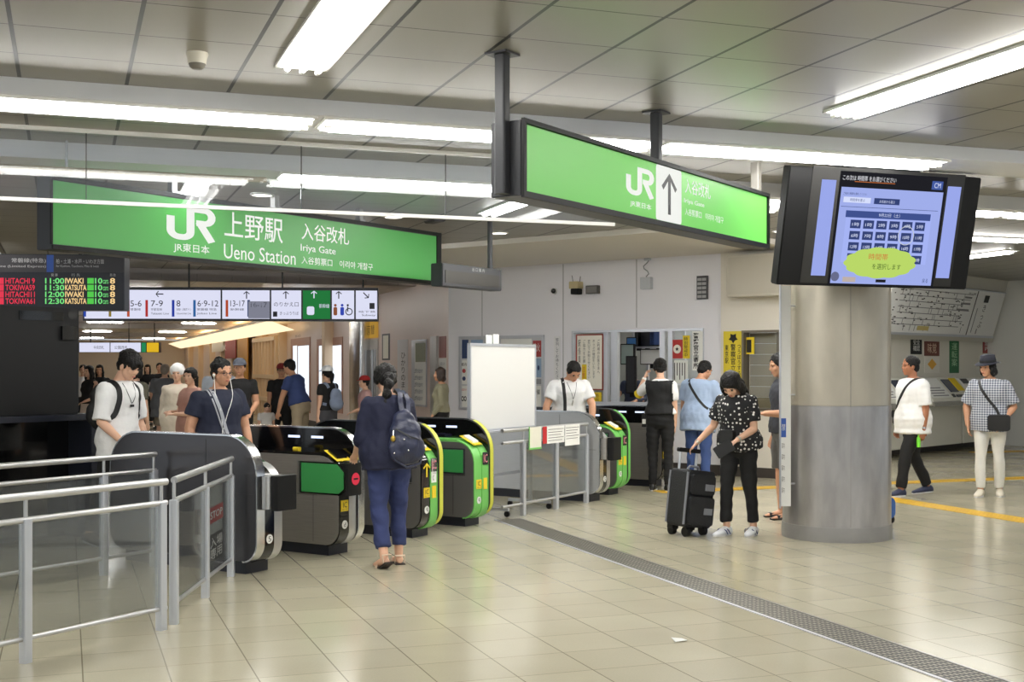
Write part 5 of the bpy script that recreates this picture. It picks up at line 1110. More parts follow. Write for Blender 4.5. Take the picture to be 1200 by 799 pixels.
        for sd in (-1, 1):
            sh, el, wr, d1, d2 = arms[sd]; g = .5 + .5 * girth; k = .9 if fem else 1
            if sleeve <= 0: limb(c, [S(off + T @ Vector((sd * sw * .6, -.01, .42))), S(sh.lerp(el, .06))], [.068 * s * k, .064 * s * k]); continue
            p0 = off + T @ Vector((sd * sw * .62, -.01, .415)); q1 = [p0, sh]; r1 = [.069, .073 + loose * .2]
            if sleeve <= 1: q1 += [sh.lerp(el, sleeve * .6), sh.lerp(el, sleeve)]; r1 += [.071 + loose * .6, .067 + loose]
            else: q1 += [sh.lerp(el, .5), el, el.lerp(wr, sleeve - 1)]; r1 += [.058 + loose * .7, .052 + loose, .042 + loose]
            pts_ = [S(p) for p in q1]; rs_ = [x_ * s * g * k for x_ in r1]
            c.tube(pts_, rs_, 14); c.ell(pts_[0], (rs_[0],) * 3); c.ell(pts_[1], (rs_[1],) * 3)
            if sleeve > 1: c.ell(pts_[3], (rs_[3],) * 3)
        J['shirt'] = fuse(c, 'shirt', top, rt, vc * s, 3, .0035 if near else .003, pid + 50, 11)
    if bottom:
        c = MB(); q = [ring(-.135, .10, .088, 0, .012), ring(-.08, .14, .112, 0, .016), ring(-.03, .164, .116, 0, .018), ring(.03, .170, .118, 0, .018), ring(.09, .158, .112, 0, .012), ring(.16, .144, .102, 0, .008)]
        if not skirt: c.rings(q)
        for sd in (-1, 1):
            hip, kn, an, sd_ = legs[sd]; g = .45 + .55 * girth
            if skirt: continue
            f_ = leg_hem
            if f_ <= .5: pp = [hip, hip.lerp(kn, f_ * 2 * .6), hip.lerp(kn, f_ * 2)]; rr_ = [.100, .094 + bloose, .09 + bloose]
            else: pp = [hip, hip.lerp(kn, .5), kn, kn.lerp(an, (f_ - .5)), kn.lerp(an, (f_ - .5) * 2)]; rr_ = [.097, .086 + bloose, .066 + bloose, .063 + bloose, .056 + bloose]
            pts_ = [S(off + p) for p in pp]; rs_ = [x_ * s * g for x_ in rr_]; c.tube(pts_, rs_, 16); c.ell(pts_[0], (rs_[0],) * 3)
            for p_, r_ in zip(pts_[1:-1], rs_[1:-1]): c.ell(p_, (r_,) * 3)
        if skirt:
            zb_ = -skirt; c.rings([ring(.10, .15, .105, 0, .01), ring(0, .168, .12, 0, .014), ring(zb_ * .5, .18, .14, 0, .03), ring(zb_, .19, .15, 0, .05)])
        fuse(c, 'skirt' if skirt else 'shorts' if leg_hem < .6 else 'trousers', bottom, rt, vc * s, 3, .004 if near else .003, pid + 90, 12)
    if shoe and not bare_feet:
        for sd in (-1, 1):
            a, Fm = feet[sd]; c = MB(); fp = []
            for yy, wd, hh2, zc in ((-.068, .028, .030, -.040), (-.05, .038, .045, -.030), (.02, .043, .050, -.026), (.08, .050, .036, -.040), (.14, .048, .026, -.050), (.185, .036, .018, -.056), (.20, .018, .010, -.06)):
                fp.append([S(a + Fm @ Vector((wd * math.cos(2 * math.pi * j / 14), yy, max(-.0745, zc + hh2 * math.sin(2 * math.pi * j / 14))))) for j in range(14)])
            c.rings(fp)
            sh_ = fuse(c, 'shoe', shoe, rt, .006 * s if near else .012 * s, 2)
            if near:
                so = MB(); rg = []
                for zz in (-.0750, -.062):
                    rg.append([S(a + Fm @ Vector((.052 * math.cos(2 * math.pi * j / 24) * (1 if math.sin(2 * math.pi * j / 24) > 0 else .86), .066 + .138 * math.sin(2 * math.pi * j / 24), zz))) for j in range(24)])
                so.rings(rg); so.build('sole', M_SOLE, sh_)
    if cap:
        kind, m_ = cap; q = MB()
        def cv(v): return hv(v)
        if kind in ('cap', 'visor'):
            rg = []
            for i in range(9):
                a_ = R_(90 * i / 8); rr_ = math.cos(a_) ** .8
                rg.append([cv((.096 * rr_ * math.cos(2 * math.pi * k_ / 24), -.018 + .112 * rr_ * math.sin(2 * math.pi * k_ / 24), .045 + .100 * math.sin(a_))) for k_ in range(24)])
            q.rings(rg); cp_ = q.build('cap', m_, rt, 60)
            v = MB(); v.rings([[cv((x_ * .075, .07 + (.085 if o_ else 0) * math.sqrt(max(0, 1 - (x_ ** 2) * .8)), .052 - (.014 if o_ else 0) + dz)) for x_ in np.linspace(-1, 1, 9)] for o_, dz in ((0, 0), (1, 0), (1, .005), (0, .005))], closed=False); v.build('peak', m_, cp_, 60)
        if kind == 'hood':
            q.ell(cv((0, -.03, .05)), (.105 * hs, .115 * hs, .105 * hs), Hr); q.build('cap', m_, rt, 60)
        if kind == 'hat':
            rg = [[cv((r_ * math.cos(2 * math.pi * k_ / 32), -.015 + 1.12 * r_ * math.sin(2 * math.pi * k_ / 32), z_ - (.02 * abs(math.sin(2 * math.pi * k_ / 32)) if r_ > .1 else 0))) for k_ in range(32)] for r_, z_ in ((.088, .050), (.142, .050), (.143, .055), (.092, .060), (.088, .10), (.080, .145), (.055, .155), (.02, .145))]
            q.rings(rg); cp_ = q.build('hat', m_, rt, 60)
            MB().rings([[cv((r_ * math.cos(2 * math.pi * k_ / 32), -.015 + 1.12 * r_ * math.sin(2 * math.pi * k_ / 32), z_)) for k_ in range(32)] for r_, z_ in ((.0925, .062), (.0915, .088))], cap=False).build('hat_band', M_INK, cp_, 60)
    if glasses:
        g_ = MB()
        for sd in (-1, 1):
            g_.tube([hv((sd * (.033) + .021 * math.cos(a_), .090, .002 + .016 * math.sin(a_))) for a_ in np.linspace(0, 2 * math.pi, 15)], .0018 * hs, 6); g_.tube([hv((sd * .054, .088, .006)), hv((sd * .078, .0, .006))], .0018 * hs, 6)
        g_.tube([hv((-.012, .092, .004)), hv((.012, .092, .004))], .0018 * hs, 6); g_.build('glasses', M_DGREY, rt)
    return rt, J
M_SOLE = mat('sole_white', (220, 220, 220), .6)
def carried(name, label, cat, rt, group=None):
    t = thing(name, label, cat, tuple(rt.location), math.degrees(rt.rotation_euler.z), group); return t
from mathutils.bvhtree import BVHTree
def wrap(J, pts, gap=.004, sub=4):
    """Lay a path of trunk points (x, y, z above the hips) onto the clothes."""
    me = J['shirt'].data
    if 'bvh' not in J: J['bvh'] = BVHTree.FromPolygons([v.co for v in me.vertices], [tuple(p.vertices) for p in me.polygons])
    P, Nn = [], []
    fine = []
    for a, b in zip(pts[:-1], pts[1:]):
        for k in range(sub): fine.append(Vector(a).lerp(Vector(b), k / sub))
    fine.append(Vector(pts[-1]))
    for p in fine:
        c = J['tv']((p.x * .45, 0, min(p.z, .40))); q = J['tv'](p); d = (q - c).normalized()
        h = J['bvh'].ray_cast(q + d * .35, -d, .35 + (q - c).length)
        if h[0] is None: P.append(q); Nn.append(d)
        else: P.append(h[0] + h[1] * gap); Nn.append(h[1])
    for _ in range(2): P = [P[0]] + [(P[i - 1] + P[i] * 2 + P[i + 1]) / 4 for i in range(1, len(P) - 1)] + [P[-1]]
    return P, Nn
def body_strap(par, J, pts, wd, m, name='strap', yo=0.0):
    P, Nn = wrap(J, pts); return MB().strap(P, wd, .007, Nn).build(name, m, par, 60)
def body_cord(par, J, pts, r, m, name='cord'):
    P, Nn = wrap(J, pts, r); return MB().tube(P, r, 6).build(name, m, par, 60)
def vest(rt, J, m):
    """Sleeveless layer following the shirt of the wearer."""
    me = J['shirt'].data; inv = J['T'].inverted(); keep = []; s = J['s']
    tr_ = [(inv @ (v.co / s - J['off'])) for v in me.vertices]
    ok = [abs(p.x) < .182 - max(0, (.40 - abs(p.z - .30) * 0)) * 0 and p.z < .475 and not (p.y > .03 and p.z > .30 and abs(p.x) < (p.z - .30) * .55) for p in tr_]
    b = MB(); idx = {}
    for p in me.polygons:
        if all(ok[i] for i in p.vertices):
            f = []
            for i in p.vertices:
                if i not in idx: idx[i] = len(b.v); v = me.vertices[i]; b.v.append(tuple(v.co + v.normal * .007))
                f.append(idx[i])
            b.f.append(tuple(f)); b.mi.append(0)
    o = b.build('waistcoat', m, rt, 70); md = o.modifiers.new('thickness', 'SOLIDIFY'); md.thickness = .006; md.offset = -1
    return o
BK, NV, WH = cloth('black', (17, 17, 19)), cloth('navy', (34, 38, 62)), cloth('white', (236, 236, 236), .8, .03)
M_STRAPB = mat('strap_black', (26, 26, 28), .6)
def backpack(label, rt, J, m, w_=.15, h_=.22, z=.25, group=None):
    t = carried('backpack', label, 'backpack', rt, group); b = MB()
    for dx, dy, dz, r in ((0, -.215, z - .05, (w_, .085, h_ * .72)), (0, -.205, z + .06, (w_ * .86, .075, h_ * .7)), (0, -.255, z - .09, (w_ * .75, .06, h_ * .42))): b.ell(J['tv']((dx, dy, dz)), tuple(q * J['s'] for q in r), J['T'])
    fuse(b, 'bag', m, t, .012, 3, .003, 5, 14)
    for sd in (-1, 1): body_strap(t, J, [(sd * .10, -.17, .40), (sd * .105, -.10, .47), (sd * .105, -.01, .492), (sd * .11, .09, .44), (sd * .125, .14, .34), (sd * .15, .12, .22), (sd * .17, .02, .14), (sd * .14, -.14, .12)], .045, m)
    return t
def crossbag(label, rt, J, m, side=1, bx=.19, by=.12, bz=.0, size=(.13, .05, .10), strap=True):
    """Small bag at one hip, its strap running over the far shoulder."""
    t = carried('shoulder_bag', label, 'bag', rt); b = MB(); sd = side
    b.rbox(-size[0], size[0], -size[1], size[1], -size[2], size[2], .03); M3 = J['T'].to_4x4(); v2 = []
    for v in b.v: p = J['tv']((sd * bx, by, bz)) + (J['T'] @ Vector(v)) * J['s']; v2.append(tuple(p))
    b.v = v2; bag = b.build('bag', m, t, 40, bevel=.012)
    fl = MB().rbox(-size[0] * .98, size[0] * .98, size[1], size[1] + .008, -size[2] * .1, size[2] * .98, .03); fl.v = [tuple(J['tv']((sd * bx, by, bz)) + (J['T'] @ Vector(v)) * J['s']) for v in fl.v]; fl.build('flap', m, bag)
    f_, k = .155, -sd
    body_strap(t, J, [(sd * bx, by * .8, bz + size[2] * .7), (sd * .10, f_ + .01, .13), (0, f_ + .01, .25), (k * .07, f_ - .01, .36), (k * .10, .08, .45), (k * .11, -.01, .492), (k * .10, -.10, .45), (k * .04, -.145, .34), (sd * .06, -.15, .2), (sd * .16, -.10, .08), (sd * bx, by * .3, bz + size[2] * .7)], .032, m)
    return t
# ------------------------------------------------------------------ the people themselves
WALK1, WALK2 = ((.02, .32, -1), (0, -.10, -1)), ((.02, -.22, -1), (0, -.42, -1))
def sandals(rt, J, nm, rgb, sole, tilt=0):
    for k in 'LR':
        a = J[k + 'foot']
        q = MB().box(-.045, .045, -.075, .185, -.074, -.062).build('sandal_sole', mat('sandal_sole_' + nm, sole, .6), rt, bevel=.01); q.location = a; q.rotation_euler = (R_(tilt if k == 'L' else 0), 0, R_(8 if k == 'L' else -8))
        t_ = MB(); t_.strap([(-.046, .1, -.065), (-.03, .1, -.03), (.03, .1, -.03), (.046, .1, -.065)], .05, .006, [(-1, 0, .4), (-.4, 0, 1), (.4, 0, 1), (1, 0, .4)]).strap([(-.04, -.04, -.06), (-.038, -.05, -.0), (.038, -.05, -.0), (.04, -.04, -.06)], .016, .005, [(-1, 0, .4), (-.4, -1, 1), (.4, -1, 1), (1, 0, .4)])
        t_.build('sandal_strap', mat('sandal_' + nm, rgb, .6), q)
# young man in a white T-shirt behind the first gate
rt, J = human('young man in white T-shirt with black fringe looking down behind the dark end gate', -3.42, 10.78, (.88, -.48), 1.735, girth=.82, lean=4, head=(24, 4), armR=((.20, .05, -1), (-.35, .75, -.75)), armL=((.2, 0, -1), (.1, .3, -1)), sk=SK1, top=WH, hem=-.17, sleeve=.95, loose=.020, bottom=BK, shoe=BK, hair='fringe', legL=WALK1, legR=WALK2)
backpack('black backpack worn by the young man in the white T-shirt', rt, J, M_STRAPB)
t = carried('necklace', 'thin dark cord with a small tag round the neck of the young man in white', 'necklace', rt)
body_cord(t, J, ((-.06, .075, .475), (-.03, .135, .36), (0, .150, .30), (.03, .135, .36), (.06, .075, .475)), .003, M_DGREY); MB().box(-.016, .016, -.005, .01, -.02, 0).build('tag', M_INK, t).location = wrap(J, [(0, .15, .30), (0, .15, .29)], .006)[0][0]
# man in the navy polo with earphones
rt, J = human('man in navy polo shirt with white earphones and glasses walking out by the gates', -2.52, 10.62, (.64, -.77), 1.645, girth=1.12, lean=3, head=(4, 10), armL=((.22, .12, -1), (.05, .38, -1)), armR=((.28, -.1, -1), (.0, .3, -1)), sk=SK2, top=cloth('polo_navy', (30, 35, 56)), hem=-.06, sleeve=.6, loose=.012, bottom=BK, shoe=BK, hair='short', glasses=True, legL=WALK1, legR=WALK2)
t = carried('earphones', 'white earphones with long cords worn by the man in navy polo', 'earphones', rt)
for k in (-1, 1): MB().ell(J['hv']((k * .084, .0, -.02)), (.012, .014, .014), None, 10, 6).build('earpiece', M_PAPER, t, 60)
MB().tube([J['hv']((.084, .005, -.035))] + wrap(J, [(.075, .08, .45), (.06, .165, .33), (.04, .18, .15), (.06, .185, .0)], .004)[0], .0035, 6).build('cord', M_PAPER, t)
MB().tube([J['hv']((-.084, .005, -.035))] + wrap(J, [(-.07, .08, .45), (-.01, .175, .33), (.035, .185, .15)], .004)[0], .0035, 6).build('cord', M_PAPER, t)
t = carried('body_bag_strap', 'pale grey double shoulder strap across the navy polo shirt', 'strap', rt)
body_strap(t, J, [(.10, -.08, .485), (.10, .02, .515), (.09, .125, .42), (.05, .18, .28), (.0, .19, .12), (-.06, .185, -.02)], .028, mat('strap_grey', (170, 172, 180), .6), 'band')
body_strap(t, J, [(.13, -.08, .475), (.13, .02, .505), (.12, .12, .42), (.085, .175, .28), (.03, .19, .12), (-.03, .185, -.02)], .012, mat('strap_grey', (170, 172, 180), .6), 'band')
t = carried('wristwatch', 'black watch on the wrist of the man in navy polo', 'watch', rt); q = J['Lwrist']; fd = J['Lfore']; MB().tube([q - fd * .025, q + fd * .005], .034, 14).build('band', M_BLACKM, t)
# woman in navy with the navy backpack, seen from behind
rt, J = human('woman in navy blouse and blue trousers seen from behind walking into the gates', -.965, 9.72, (-.42, .91), 1.585, fem=True, girth=1.12, lean=5, head=(14, -4), armL=((.22, .10, -1), (-.05, .75, -.55)), armR=((.25, .10, -1), (-.05, .75, -.55)), sk=SK1, top=cloth('blouse_navy', (23, 27, 54)), hem=-.13, sleeve=1.35, loose=.018, bottom=cloth('trouser_blue', (48, 59, 104)), bloose=.002, leg_hem=.90, shoe=None, hair='braid', hsc=1.16, legL=((.03, -.10, -1), (0, -.34, -1)), legR=((.03, .10, -1), (0, -.02, -1)))
sandals(rt, J, 'beige', (214, 190, 166), (70, 62, 58), -27)
M_NYL = mat('nylon_navy', (42, 47, 72), .38, noise=.15, nscale=12, bump=.3, bscale=25)
t = carried('backpack', 'slouchy navy nylon backpack on the back of the woman at the gates', 'backpack', rt); b = MB(); tv = J['tv']; s = J['s']
for p, r in (((.07, -.235, .05), (.165, .095, .15)), ((.07, -.225, .15), (.14, .085, .14)), ((.07, -.205, .26), (.095, .06, .11)), ((.07, -.285, .06), (.11, .06, .10))): b.ell(tv(p), tuple(q * s for q in r), J['T'])
fuse(b, 'bag', M_NYL, t, .010, 3, .004, 8, 14)
MB().strap([tv((.05, -.23, .33)), tv((.045, -.20, .42)), tv((.07, -.13, .50)), tv((.08, -.02, .545)), tv((.10, .08, .50))], .04, .008, [(0, -1, .2), (0, -1, .3), (0, -.7, .7), (0, 0, 1), (0, .7, .7)]).build('strap', M_NYL, t, 60)
MB().strap([tv((.10, -.23, .33)), tv((.115, -.20, .42)), tv((.12, -.13, .49)), tv((.125, -.02, .53)), tv((.13, .08, .48))], .035, .008, [(0, -1, .2), (0, -1, .3), (0, -.7, .7), (0, 0, 1), (0, .7, .7)]).build('strap', M_NYL, t, 60)
MB().tube([tv((-.07, -.25, .06)), tv((-.04, -.27, -.06)), tv((.06, -.28, -.12)), tv((.18, -.26, -.09)), tv((.23, -.22, .02))], .009, 8).build('loose_strap', M_NYL, t, 60)
MB().strap([tv((-.04, -.30, .20)), tv((.07, -.345, .13)), tv((.16, -.31, .10))], .012, .006, (0, -1, .1)).build('zip', M_DGREY, t)
MB().ell(tv((-.06, -.29, .12)), (.02, .02, .024), None, 10, 8).build('charm', mat('charm_gold', (190, 160, 70), .4, .5), t, 60); MB().tube([tv((-.05, -.28, .19)), tv((-.06, -.29, .14))], .005, 6).build('charm_ring', M_CHROME, t)
for p in ((.02, -.335, .11), (.05, -.345, .02), (-.06, -.31, .0)): MB().ell(tv(p), (.008, .008, .008), None, 8, 6).build('stud', M_CHROME, t, 60)
# attendant in a white shirt behind the steel end gate
rt, J = human('man in white short sleeved shirt with a black strap leaning over the steel end gate', .70, 15.35, (.12, -1), 1.68, lean=14, head=(30, 16), girth=1.1, armR=((.45, .15, -1), (.15, .05, -1)), armL=((.35, .35, -1), (-.1, .45, -1)), sk=SK2, top=WH, hem=.0, sleeve=.7, loose=.014, bottom=BK, shoe=BK, hair='short')
t = carried('shoulder_strap', 'black strap over the white shirt of the man at the steel gate', 'strap', rt)
body_strap(t, J, [(.10, -.12, .46), (.10, -.02, .515), (.09, .11, .43), (.085, .165, .3), (.08, .175, .15), (.08, .18, .02)], .04, M_STRAPB, 'band')
t = carried('lanyard', 'thin lanyard with a pass worn by the man at the steel gate', 'lanyard', rt); body_cord(t, J, ((-.06, .08, .47), (-.04, .15, .36), (-.02, .17, .27), (.0, .15, .36), (.05, .08, .47)), .003, M_DGREY); body_cord(t, J, ((-.02, .172, .27), (-.01, .178, .2)), .005, M_CHROME, 'clip')
# woman attendant in a black waistcoat
rt, J = human('woman in black waistcoat with one arm raised to her head at the ticket window', 1.86, 15.55, (.35, .94), 1.665, fem=True, head=(8, 22), armL=((.62, .55, -.45), (-.30, .35, .95)), armR=((.10, .05, -1), (-.02, .12, -1)), sk=SK1, top=WH, hem=.05, sleeve=.72, loose=.006, bottom=BK, leg_hem=1.0, shoe=mat('shoe_black', (22, 22, 22), .35), hair='bun')
tv = J['tv']; s = J['s']
vest(rt, J, BK)
q = J['Lelbow'].lerp(J['Lshoulder'], .22); d = (J['Lelbow'] - J['Lshoulder']).normalized(); MB().tube([q - d * .05, q + d * .045], .060, 16).build('armband', M_YEL, rt, 40)
q = J['Lwrist']; MB().tube([q - J['Lfore'] * .02, q + J['Lfore'] * .005], .029, 14).build('wristband', M_PAPER, rt)
t = carried('radio_unit', 'black and white handset clipped at the hip of the woman in a waistcoat', 'radio', rt); MB().rbox(-.03, .03, -.02, .02, -.10, .08, .01).build('body', M_BLACKM, t).location = tv((-.21, .0, -.02)); MB().rbox(-.022, .022, -.025, -.02, -.06, -.0, .005).build('label', M_PAPER, t).location = tv((-.21, -.0, -.02))
# man in a pale blue shirt
rt, J = human('man in pale blue shirt and jeans with a crossbody strap queueing at the ticket window', 2.42, 16.1, (.55, .83), 1.655, girth=1.16, lean=8, head=(18, -25), armR=((.2, .25, -1), (.0, .7, -.55)), armL=((.2, .05, -1), (.02, .2, -1)), sk=SK2, top=cloth('shirt_blue', (164, 184, 214), .8, .05), hem=-.20, sleeve=.75, loose=.015, bottom=cloth('denim', (62, 86, 142)), shoe=BK, hair='short')
crossbag('black crossbody bag of the man in the pale blue shirt', rt, J, M_STRAPB, 1, .23, .10, .02)
# woman in a polka dot blouse with a suitcase
def dots_mat():
    m = bpy.data.materials.new('cloth_polka'); m.use_nodes = True; nt = m.node_tree; N = nt.nodes.new; L = nt.links.new; b = nt.nodes['Principled BSDF']
    tc = N('ShaderNodeTexCoord'); v = N('ShaderNodeTexVoronoi'); v.inputs['Scale'].default_value = 29; v.inputs['Randomness'].default_value = .6; L(tc.outputs['Object'], v.inputs['Vector'])
    g = N('ShaderNodeMath'); g.operation = 'LESS_THAN'; g.inputs[1].default_value = .31; L(v.outputs['Distance'], g.inputs[0])
    x_ = N('ShaderNodeMix'); x_.data_type = 'RGBA'; L(g.outputs[0], x_.inputs[0]); x_.inputs[6].default_value = lin((24, 24, 28)) + (1,); x_.inputs[7].default_value = lin((226, 224, 220)) + (1,)
    L(x_.outputs[2], b.inputs['Base Color']); b.inputs['Roughness'].default_value = .8; return m
rt, J = human('woman in black polka dot blouse looking down beside the round column with a suitcase', 2.10, 11.45, (-.62, -.78), 1.575, fem=True, girth=1.04, lean=10, head=(40, 8), armR=((.40, -.02, -1), (.62, .28, -.70)), armL=((.12, .02, -1), (-.25, .75, -.35)), sk=SK1, top=dots_mat(), hem=-.06, sleeve=.72, loose=.016, bottom=BK, leg_hem=.93, shoe=mat('sneaker_white', (226, 228, 232), .5), hair='long', hsc=1.22, legR=((.03, .22, -1), (.0, -.02, -1)), legL=((.03, -.06, -1), (0, -.20, -1)))
for k in 'LR':
    a = J[k + 'foot']
    for j in (0, 1): q = MB().strap([(.052, .02 + .045 * j, -.055), (.045, .04 + .045 * j, -.02), (.03, .05 + .045 * j, -.005)], .012, .004, [(1, 0, .3), (1, 0, .6), (.6, 0, 1)]).strap([(-.052, .02 + .045 * j, -.055), (-.045, .04 + .045 * j, -.02), (-.03, .05 + .045 * j, -.005)], .012, .004, [(-1, 0, .3), (-1, 0, .6), (-.6, 0, 1)]).build('shoe_stripe', mat('stripe_blue', (50, 66, 120), .5), rt); q.location = a
for k in ('Lwrist', 'Rwrist'): q = J[k]; fd = J[k[0] + 'fore']; MB().tube([q - fd * .025, q - fd * .005], .027, 14).build('bracelet', mat('bracelet', (196, 190, 180), .3, .6), rt)
t = carried('belt_bag', 'small black pouch at the waist of the woman in polka dots', 'bag', rt); MB().rbox(-.07, .07, -.03, .03, -.06, .06, .02).build('pouch', M_STRAPB, t, 40).location = J['tv']((.02, .20, .10)); body_strap(t, J, [(.19, .0, .08), (.15, .12, .08), (.02, .165, .09), (-.15, .12, .08), (-.19, .0, .08)], .03, M_STRAPB, 'belt')
t = carried('wallet', 'black folded wallet in the hand of the woman in polka dots', 'wallet', rt); q = MB().box(-.09, .09, -.012, .012, -.055, .055).build('cover', M_STRAPB, t, bevel=.006); q.location = J['Lhand'] + Vector((.03, .06, -.04)); q.rotation_euler = (.3, .5, .9)
hnd = Matrix.Translation(rt.location) @ Matrix.Rotation(rt.rotation_euler.z, 4, 'Z') @ J['Rhand']
M_CASE = mat('case_fabric', (30, 31, 34), .7, noise=.2, nscale=30, bump=.3, bscale=80); M_CGREY = mat('case_grey', (128, 130, 138), .6)
sc = hnd - Matrix.Rotation(R_(32), 3, 'Z') @ Vector((.105, .09, 0)); t = thing('suitcase', 'black fabric trolley suitcase with grey bands pulled by the woman in polka dots', 'suitcase', (sc[0], sc[1], 0), 32)
def cs(o): o.rotation_euler = (0, R_(7), 0); return o
cs(MB().rbox(-.165, .165, -.13, .13, .075, .60, .035).build('shell', M_CASE, t, 40, bevel=.012))
cs(MB().rbox(-.14, .14, -.175, -.13, .10, .36, .03).build('front_pocket', M_CASE, t, 40)); cs(MB().rbox(-.14, .14, -.165, -.13, .38, .56, .03).build('upper_pocket', M_CASE, t, 40))
for z_ in (.20, .42): cs(MB().box(.160, .168, -.08, .10, z_, z_ + .06).box(.02, .118, -.180, -.13, z_, z_ + .06).build('grey_band', M_CGREY, t))
for xx_ in (-.10, .10):
    cs(MB().tube([(xx_, .09, .55), (xx_, .09, hnd.z)], .013, 10).build('handle_tube', M_ALU, t, 40))
    for yy in (.10, -.10): MB().tube([(xx_ - .02, yy, .045), (xx_ + .02, yy, .045)], .045, 18).build('wheel', M_BLACKM, t, 40)
    cs(MB().rbox(xx_ - .035, xx_ + .035, .06, .14, .04, .12, .015).build('wheel_housing', M_BLACKM, t, 40))
cs(MB().rbox(-.13, .13, .07, .11, hnd.z - .02, hnd.z + .02, .015).build('grip', M_BLACKM, t, 40)); cs(MB().tube([(-.07, 0, .60), (-.05, 0, .63), (.05, 0, .63), (.07, 0, .60)], .012, 8).build('carry_handle', M_CGREY, t)); cs(MB().box(-.172, -.160, -.135, -.115, .10, .58).box(-.172, -.160, .115, .135, .10, .58).build('side_rail', M_CGREY, t))
# man half hidden behind the column
rt, J = human('man mostly hidden behind the round column holding out one forearm', 2.79, 12.72, (-1, -.10), 1.70, head=(14, 0), armL=((.08, .10, -1), (-.05, 1, .02)), armR=((.08, .0, -1), (.0, .25, -1)), sk=SK2, top=cloth('shirt_dark', (52, 54, 62)), hem=-.06, sleeve=.7, bottom=cloth('shorts_grey', (90, 88, 86)), leg_hem=.48, shoe=None, hair='short')
sandals(rt, J, 'black', (32, 32, 34), (34, 32, 32))
# man in a white T-shirt walking by the ticket machines
rt, J = human('man in white T-shirt and black track trousers striding past the ticket machines', 4.86, 15.05, (-.96, -.28), 1.725, girth=1.16, head=(2, -12), armL=((.10, -.06, -1), (.0, .12, -1)), armR=((.14, -.05, -1), (.02, .3, -1)), sk=SK3, top=WH, hem=-.16, sleeve=.88, loose=.014, bottom=BK, leg_hem=.97, shoe=mat('sneaker_navy', (44, 50, 78), .5), hair='short', legL=((.02, .42, -1), (.0, .16, -1)), legR=((.02, -.22, -1), (0, -.48, -1)))
crossbag('black crossbody bag strap of the striding man in white', rt, J, M_STRAPB, 1, .24, .02, .02, (.10, .04, .09))
t = carried('wristwatch', 'pale watch on the wrist of the striding man in white', 'watch', rt); q = J['Lwrist']; MB().tube([q - J['Lfore'] * .03, q], .033, 14).build('band', M_CHROME, t)
t = carried('bottle', 'small bright green bottle held by the striding man in white', 'bottle', rt); q = MB().lathe([(.001, -.08), (.022, -.08), (.024, -.02), (.022, .03), (.010, .05), (.010, .07), (.001, .07)], 16).build('flask', mat('bottle_green', (120, 220, 60), .3), t, 50); q.location = J['Lhand'] + Vector((0.02, .04, -.04))
# man with a hat
def check_mat():
    m = bpy.data.materials.new('cloth_check'); m.use_nodes = True; nt = m.node_tree; N = nt.nodes.new; L = nt.links.new; b = nt.nodes['Principled BSDF']
    tc = N('ShaderNodeTexCoord'); ws = []
    for dr in ('X', 'Z'):
        w_ = N('ShaderNodeTexWave'); w_.bands_direction = dr; w_.inputs['Scale'].default_value = 11; L(tc.outputs['Object'], w_.inputs['Vector']); g = N('ShaderNodeMath'); g.operation = 'GREATER_THAN'; g.inputs[1].default_value = .55; L(w_.outputs['Fac'], g.inputs[0]); ws.append(g.outputs[0])
    a_ = N('ShaderNodeMath'); a_.operation = 'ADD'; L(ws[0], a_.inputs[0]); L(ws[1], a_.inputs[1]); h_ = N('ShaderNodeMath'); h_.operation = 'MULTIPLY'; h_.inputs[1].default_value = .5; L(a_.outputs[0], h_.inputs[0])
    x_ = N('ShaderNodeMix'); x_.data_type = 'RGBA'; L(h_.outputs[0], x_.inputs[0]); x_.inputs[6].default_value = lin((204, 208, 216)) + (1,); x_.inputs[7].default_value = lin((58, 66, 92)) + (1,)
    L(x_.outputs[2], b.inputs['Base Color']); b.inputs['Roughness'].default_value = .8; return m
rt, J = human('man in dark hat and checked shirt with white trousers near the ticket machines', 5.74, 14.9, (-.45, -.90), 1.68, lean=2, head=(6, -34), armR=((.38, -.18, -1), (-.1, .35, -1)), armL=((.34, -.12, -1), (-.55, .55, -.75)), sk=SK2, top=check_mat(), hem=-.13, sleeve=.85, loose=.022, bottom=cloth('trouser_white', (232, 230, 224), .8, .04), leg_hem=.97, shoe=mat('shoe_cream', (222, 214, 196), .5), hair='bob', cap=('hat', cloth('hat_dark', (44, 46, 58))), legR=((.03, .18, -1), (0, .0, -1)), legL=((.03, -.04, -1), (0, -.22, -1)))
crossbag('black leather crossbody bag on the man in the dark hat', rt, J, mat('leather_black', (28, 28, 30), .4), -1, .12, .20, -.02, (.125, .05, .095))
rt, J = human('person cut off at the picture edge with one bare elbow behind the hat wearer', 6.46, 14.7, (.8, .55), 1.62, armL=((.55, -.35, -.75), (.0, .8, -.3)), sk=SK2, top=cloth('shirt_plum', (120, 90, 100)), sleeve=.5, bottom=BK, shoe=BK, near=False)
t = thing('blue_bag', 'bright blue bag end just showing at the foot of the round column', 'bag', (3.70, 12.35, 0), 20); MB().rbox(-.16, .08, -.10, .10, .05, .26, .06).build('body', mat('bag_blue', (64, 110, 190), .5), t, 40, bevel=.02); MB().tube([(.06, -.05, .035), (.06, .05, .035)], .035, 14).build('wheel', M_BLACKM, t); MB().tube([(-.08, 0, .25), (-.03, 0, .30), (.03, 0, .25)], .01, 8).build('handle', M_BLACKM, t)
